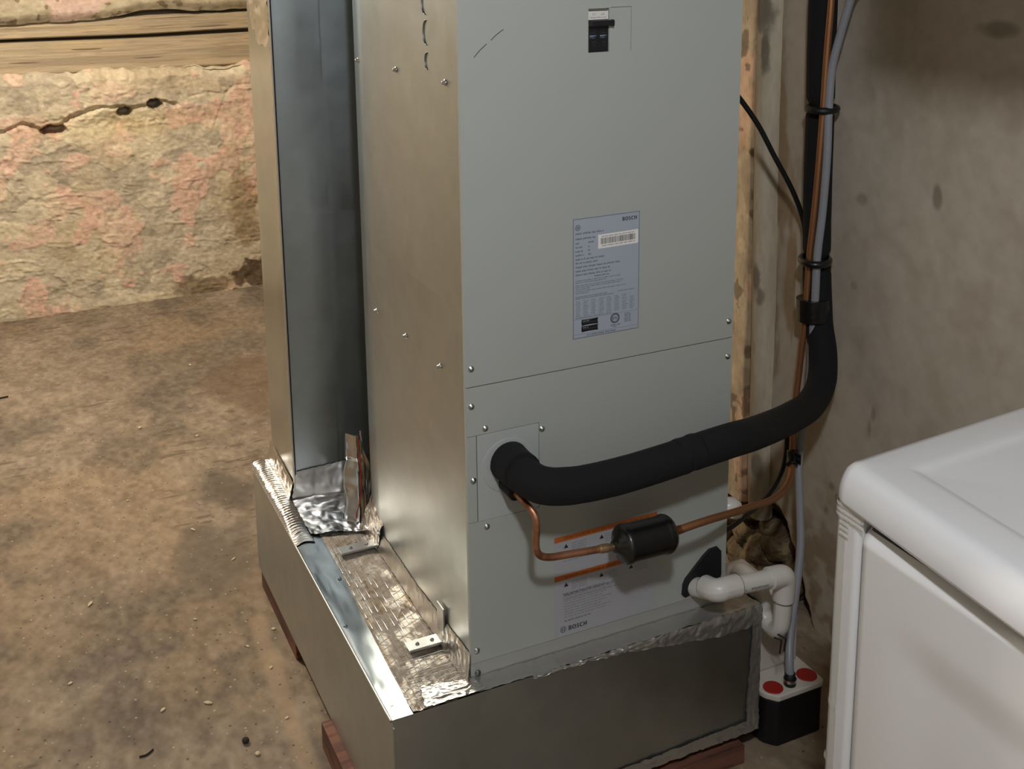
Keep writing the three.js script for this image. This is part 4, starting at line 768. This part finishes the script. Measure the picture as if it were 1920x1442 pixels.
// ------------------------------------------------------------------ laundry machine
{
  const g = thing('laundry_machine', 'white enamel laundry machine with rounded top and packing tape on its corner', 'appliance', [0.308, 0, 0.542]);
  g.rotation.y = -0.012;
  const D = 0.63, Wd = 0.69, H = 0.918;
  // rounded top: a superellipse-cornered slab with a rolled edge and a shallow dished centre
  const ring = (inset, y) => {
    const pts = [], r = Math.max(0.006, 0.030 - inset), n = 10;
    const x0 = -0.005 + inset, x1 = D - inset, z0 = -0.009 + inset, z1 = Wd - inset;
    const corner = (cx, cz, a0) => { for (let k = 0; k <= n; k++) { const a = a0 + k / n * Math.PI / 2; pts.push([cx + r * Math.cos(a), y, cz + r * Math.sin(a)]); } };
    corner(x1 - r, z1 - r, 0); corner(x0 + r, z1 - r, Math.PI / 2); corner(x0 + r, z0 + r, Math.PI); corner(x1 - r, z0 + r, Math.PI * 1.5);
    // the far edge of the lid bows out towards the wall side
    return pts.map(([x, yy, z]) => [x - 0.045 * (z / Wd) * sm(0.3, 0, x) , yy, z - 0.085 * x * sm(0.4, 0, z)]);
  };
  const prof = [[0.012, H - 0.054], [0.002, H - 0.054], [0.0, H - 0.049], [0.001, H - 0.036], [0.004, H - 0.024], [0.010, H - 0.011], [0.019, H - 0.003], [0.030, H], [0.070, H + 0.001], [0.082, H - 0.001], [0.092, H - 0.006], [0.20, H - 0.007]];
  const rings = prof.map(([i, y]) => ring(i, y)), m = rings[0].length, pos = [], idx = [];
  rings.forEach((r) => r.forEach((p) => pos.push(...p)));
  for (let j = 0; j + 1 < rings.length; j++) for (let k = 0; k < m; k++) { const a = j * m + k, b = j * m + (k + 1) % m, c = a + m, d = b + m; idx.push(a, c, b, b, c, d); }
  const cI = pos.length / 3; pos.push(D / 2, H - 0.007, Wd / 2 - 0.01); for (let k = 0; k < m; k++) idx.push((rings.length - 1) * m + k, cI, (rings.length - 1) * m + (k + 1) % m);
  const tg = new THREE.BufferGeometry(); tg.setAttribute('position', new THREE.Float32BufferAttribute(pos, 3)); tg.setIndex(idx); tg.computeVertexNormals();
  mesh('lid', tg, whiteEnamel, g, 'rounded white enamel top');
  mesh('cabinet', bx(0.075, D, 0.02, H - 0.050, 0.0, Wd, 0.004, 4), whiteEnamel, g);
  mesh('corner_post', bx(0.001, 0.09, 0.02, H - 0.052, -0.002, 0.047, 0.012, 4), whiteEnamel, g);
  mesh('corner_post', bx(0.001, 0.05, 0.02, H - 0.052, Wd - 0.040, Wd + 0.002, 0.012, 4), whiteEnamel, g);
  // front panel with rolled top and an embossed lower field
  mesh('front_panel', grid(60, 120, (u, v) => {
    const z = 0.050 + u * (Wd - 0.090), y = 0.06 + v * (H - 0.074 - 0.06), e = Math.min(u, 1 - u) * (Wd - 0.090), t = (1 - v) * (H - 0.134);
    let x = -0.004; x += 0.010 * sm(0.010, 0, e) + 0.014 * sm(0.012, 0, t);
    x += 0.007 * sm(0.080, 0.150, t) * sm(0.045, 0.15, e);
    return [x, y, z];
  }), whitePanel, g, 'white front panel with a shallow embossed field');
  mesh('feet', bx(0.05, D - 0.05, 0.0, 0.03, 0.04, Wd - 0.04, 0.004), blackPlastic, g);
  // clear strapping tape with filaments wrapped round the corner under the lid
  const clear = phys({ color: 0xf2f0ea, transmission: 0.55, roughness: 0.14, thickness: 0, clearcoat: 0.5 });
  const tape = (n, fn, nu, nv) => mesh(n, grid(nu, nv, fn), clear, g, 'clear ribbed packing tape');
  const wrap = (s, y, lift) => { // s runs from the far side (negative) round the corner post to the front (positive)
    const r = 0.012; if (s < 0) return [0.001 + r - s - lift * 0, y, -0.002 - lift]; if (s < r * 1.57) { const a = s / r; return [0.001 + r - (r + lift) * Math.sin(a), y, -0.002 + r - (r + lift) * Math.cos(a)]; } return [0.001 - lift, y, -0.002 + r + s - r * 1.57]; };
  tape('packing_tape', (u, v) => { const s = -0.03 + u * 0.095, y = H - 0.078 + v * 0.024 ; return wrap(s, y, 0.0015 + 0.0016 * Math.abs(Math.sin(v * 10)) + 0.0012 * Math.abs(fbm(u * 60, v * 9, 991, 2) - 0.5) * 2); }, 120, 20);
  tape('packing_tape', (u, v) => { const s = 0.020 + u * 0.017, y = H - 0.103 + v * 0.03; return wrap(s, y, 0.0015 + 0.0015 * Math.abs(Math.sin(v * 12)) + 0.001 * Math.abs(fbm(u * 20, v * 12, 993, 2) - 0.5)); }, 40, 40);
  tape('packing_tape', (u, v) => { const s = -0.02 + u * 0.05, y = 0.40 + v * 0.44; return wrap(s, y, 0.0008 + 0.0035 * sm(0.62, 0.70, fbm(u * 3, v * 14, 995, 3)) * sm(0.5, 0.1, v)); }, 30, 160);
}

// ------------------------------------------------------------------ litter on the floor
{
  const chipMat = std({ color: 0xc9b896, roughness: 0.9 }), dark = std({ color: 0x2c241b, roughness: 0.9 });
  const near = [[-0.33, -0.92], [-0.36, -0.60], [-0.45, -0.62], [-0.21, -0.66], [-0.30, -0.40], [-0.23, -0.30], [-0.52, -0.35], [-0.27, -0.12], [-0.22, -0.48], [-0.36, -0.22], [-0.19, -1.15], [-0.26, -1.35], [-0.40, -1.6], [-0.14, -1.95], [-0.30, -2.1], [-0.05, -2.6], [-0.55, -1.1], [-0.62, -0.8], [-0.17, -0.80], [-0.24, -0.76]];
  near.forEach(([x, z]) => {
    const s = rr(0.003, 0.0065), gq = new THREE.DodecahedronGeometry(s, 0); gq.scale(rr(0.8, 2.2), 0.55, rr(0.6, 1.2)); gq.rotateY(rr(0, 3)); gq.translate(x, s * 0.45, z);
    tag(mesh('plaster_chip', gq, chipMat), 'tiny pale plaster chip lying on the brown floor', 'debris', 'pale chips scattered on the floor');
  });
  const twig = (a, b, r, label) => tag(mesh('twig', sweep([[a[0], r, a[1]], [(a[0] + b[0]) / 2, r * 1.4, (a[1] + b[1]) / 2 + 0.006], [b[0], r, b[1]]], r, 14, 7), dark), label, 'debris');
  twig([-0.83, -2.57], [-0.685, -2.58], 0.003, 'thin dark twig lying alone far out on the floor');
  twig([-0.515, -0.495], [-0.487, -0.505], 0.002, 'short curved dark twig on the floor near the dark crumb');
  const c = new THREE.DodecahedronGeometry(0.0075, 1); c.scale(1, 0.8, 1.1); c.translate(-0.314, 0.006, -0.444); tag(mesh('dark_crumb', c, dark), 'small dark lump on the floor left of the sheet metal box', 'debris');
}

renderer.render(scene, camera);
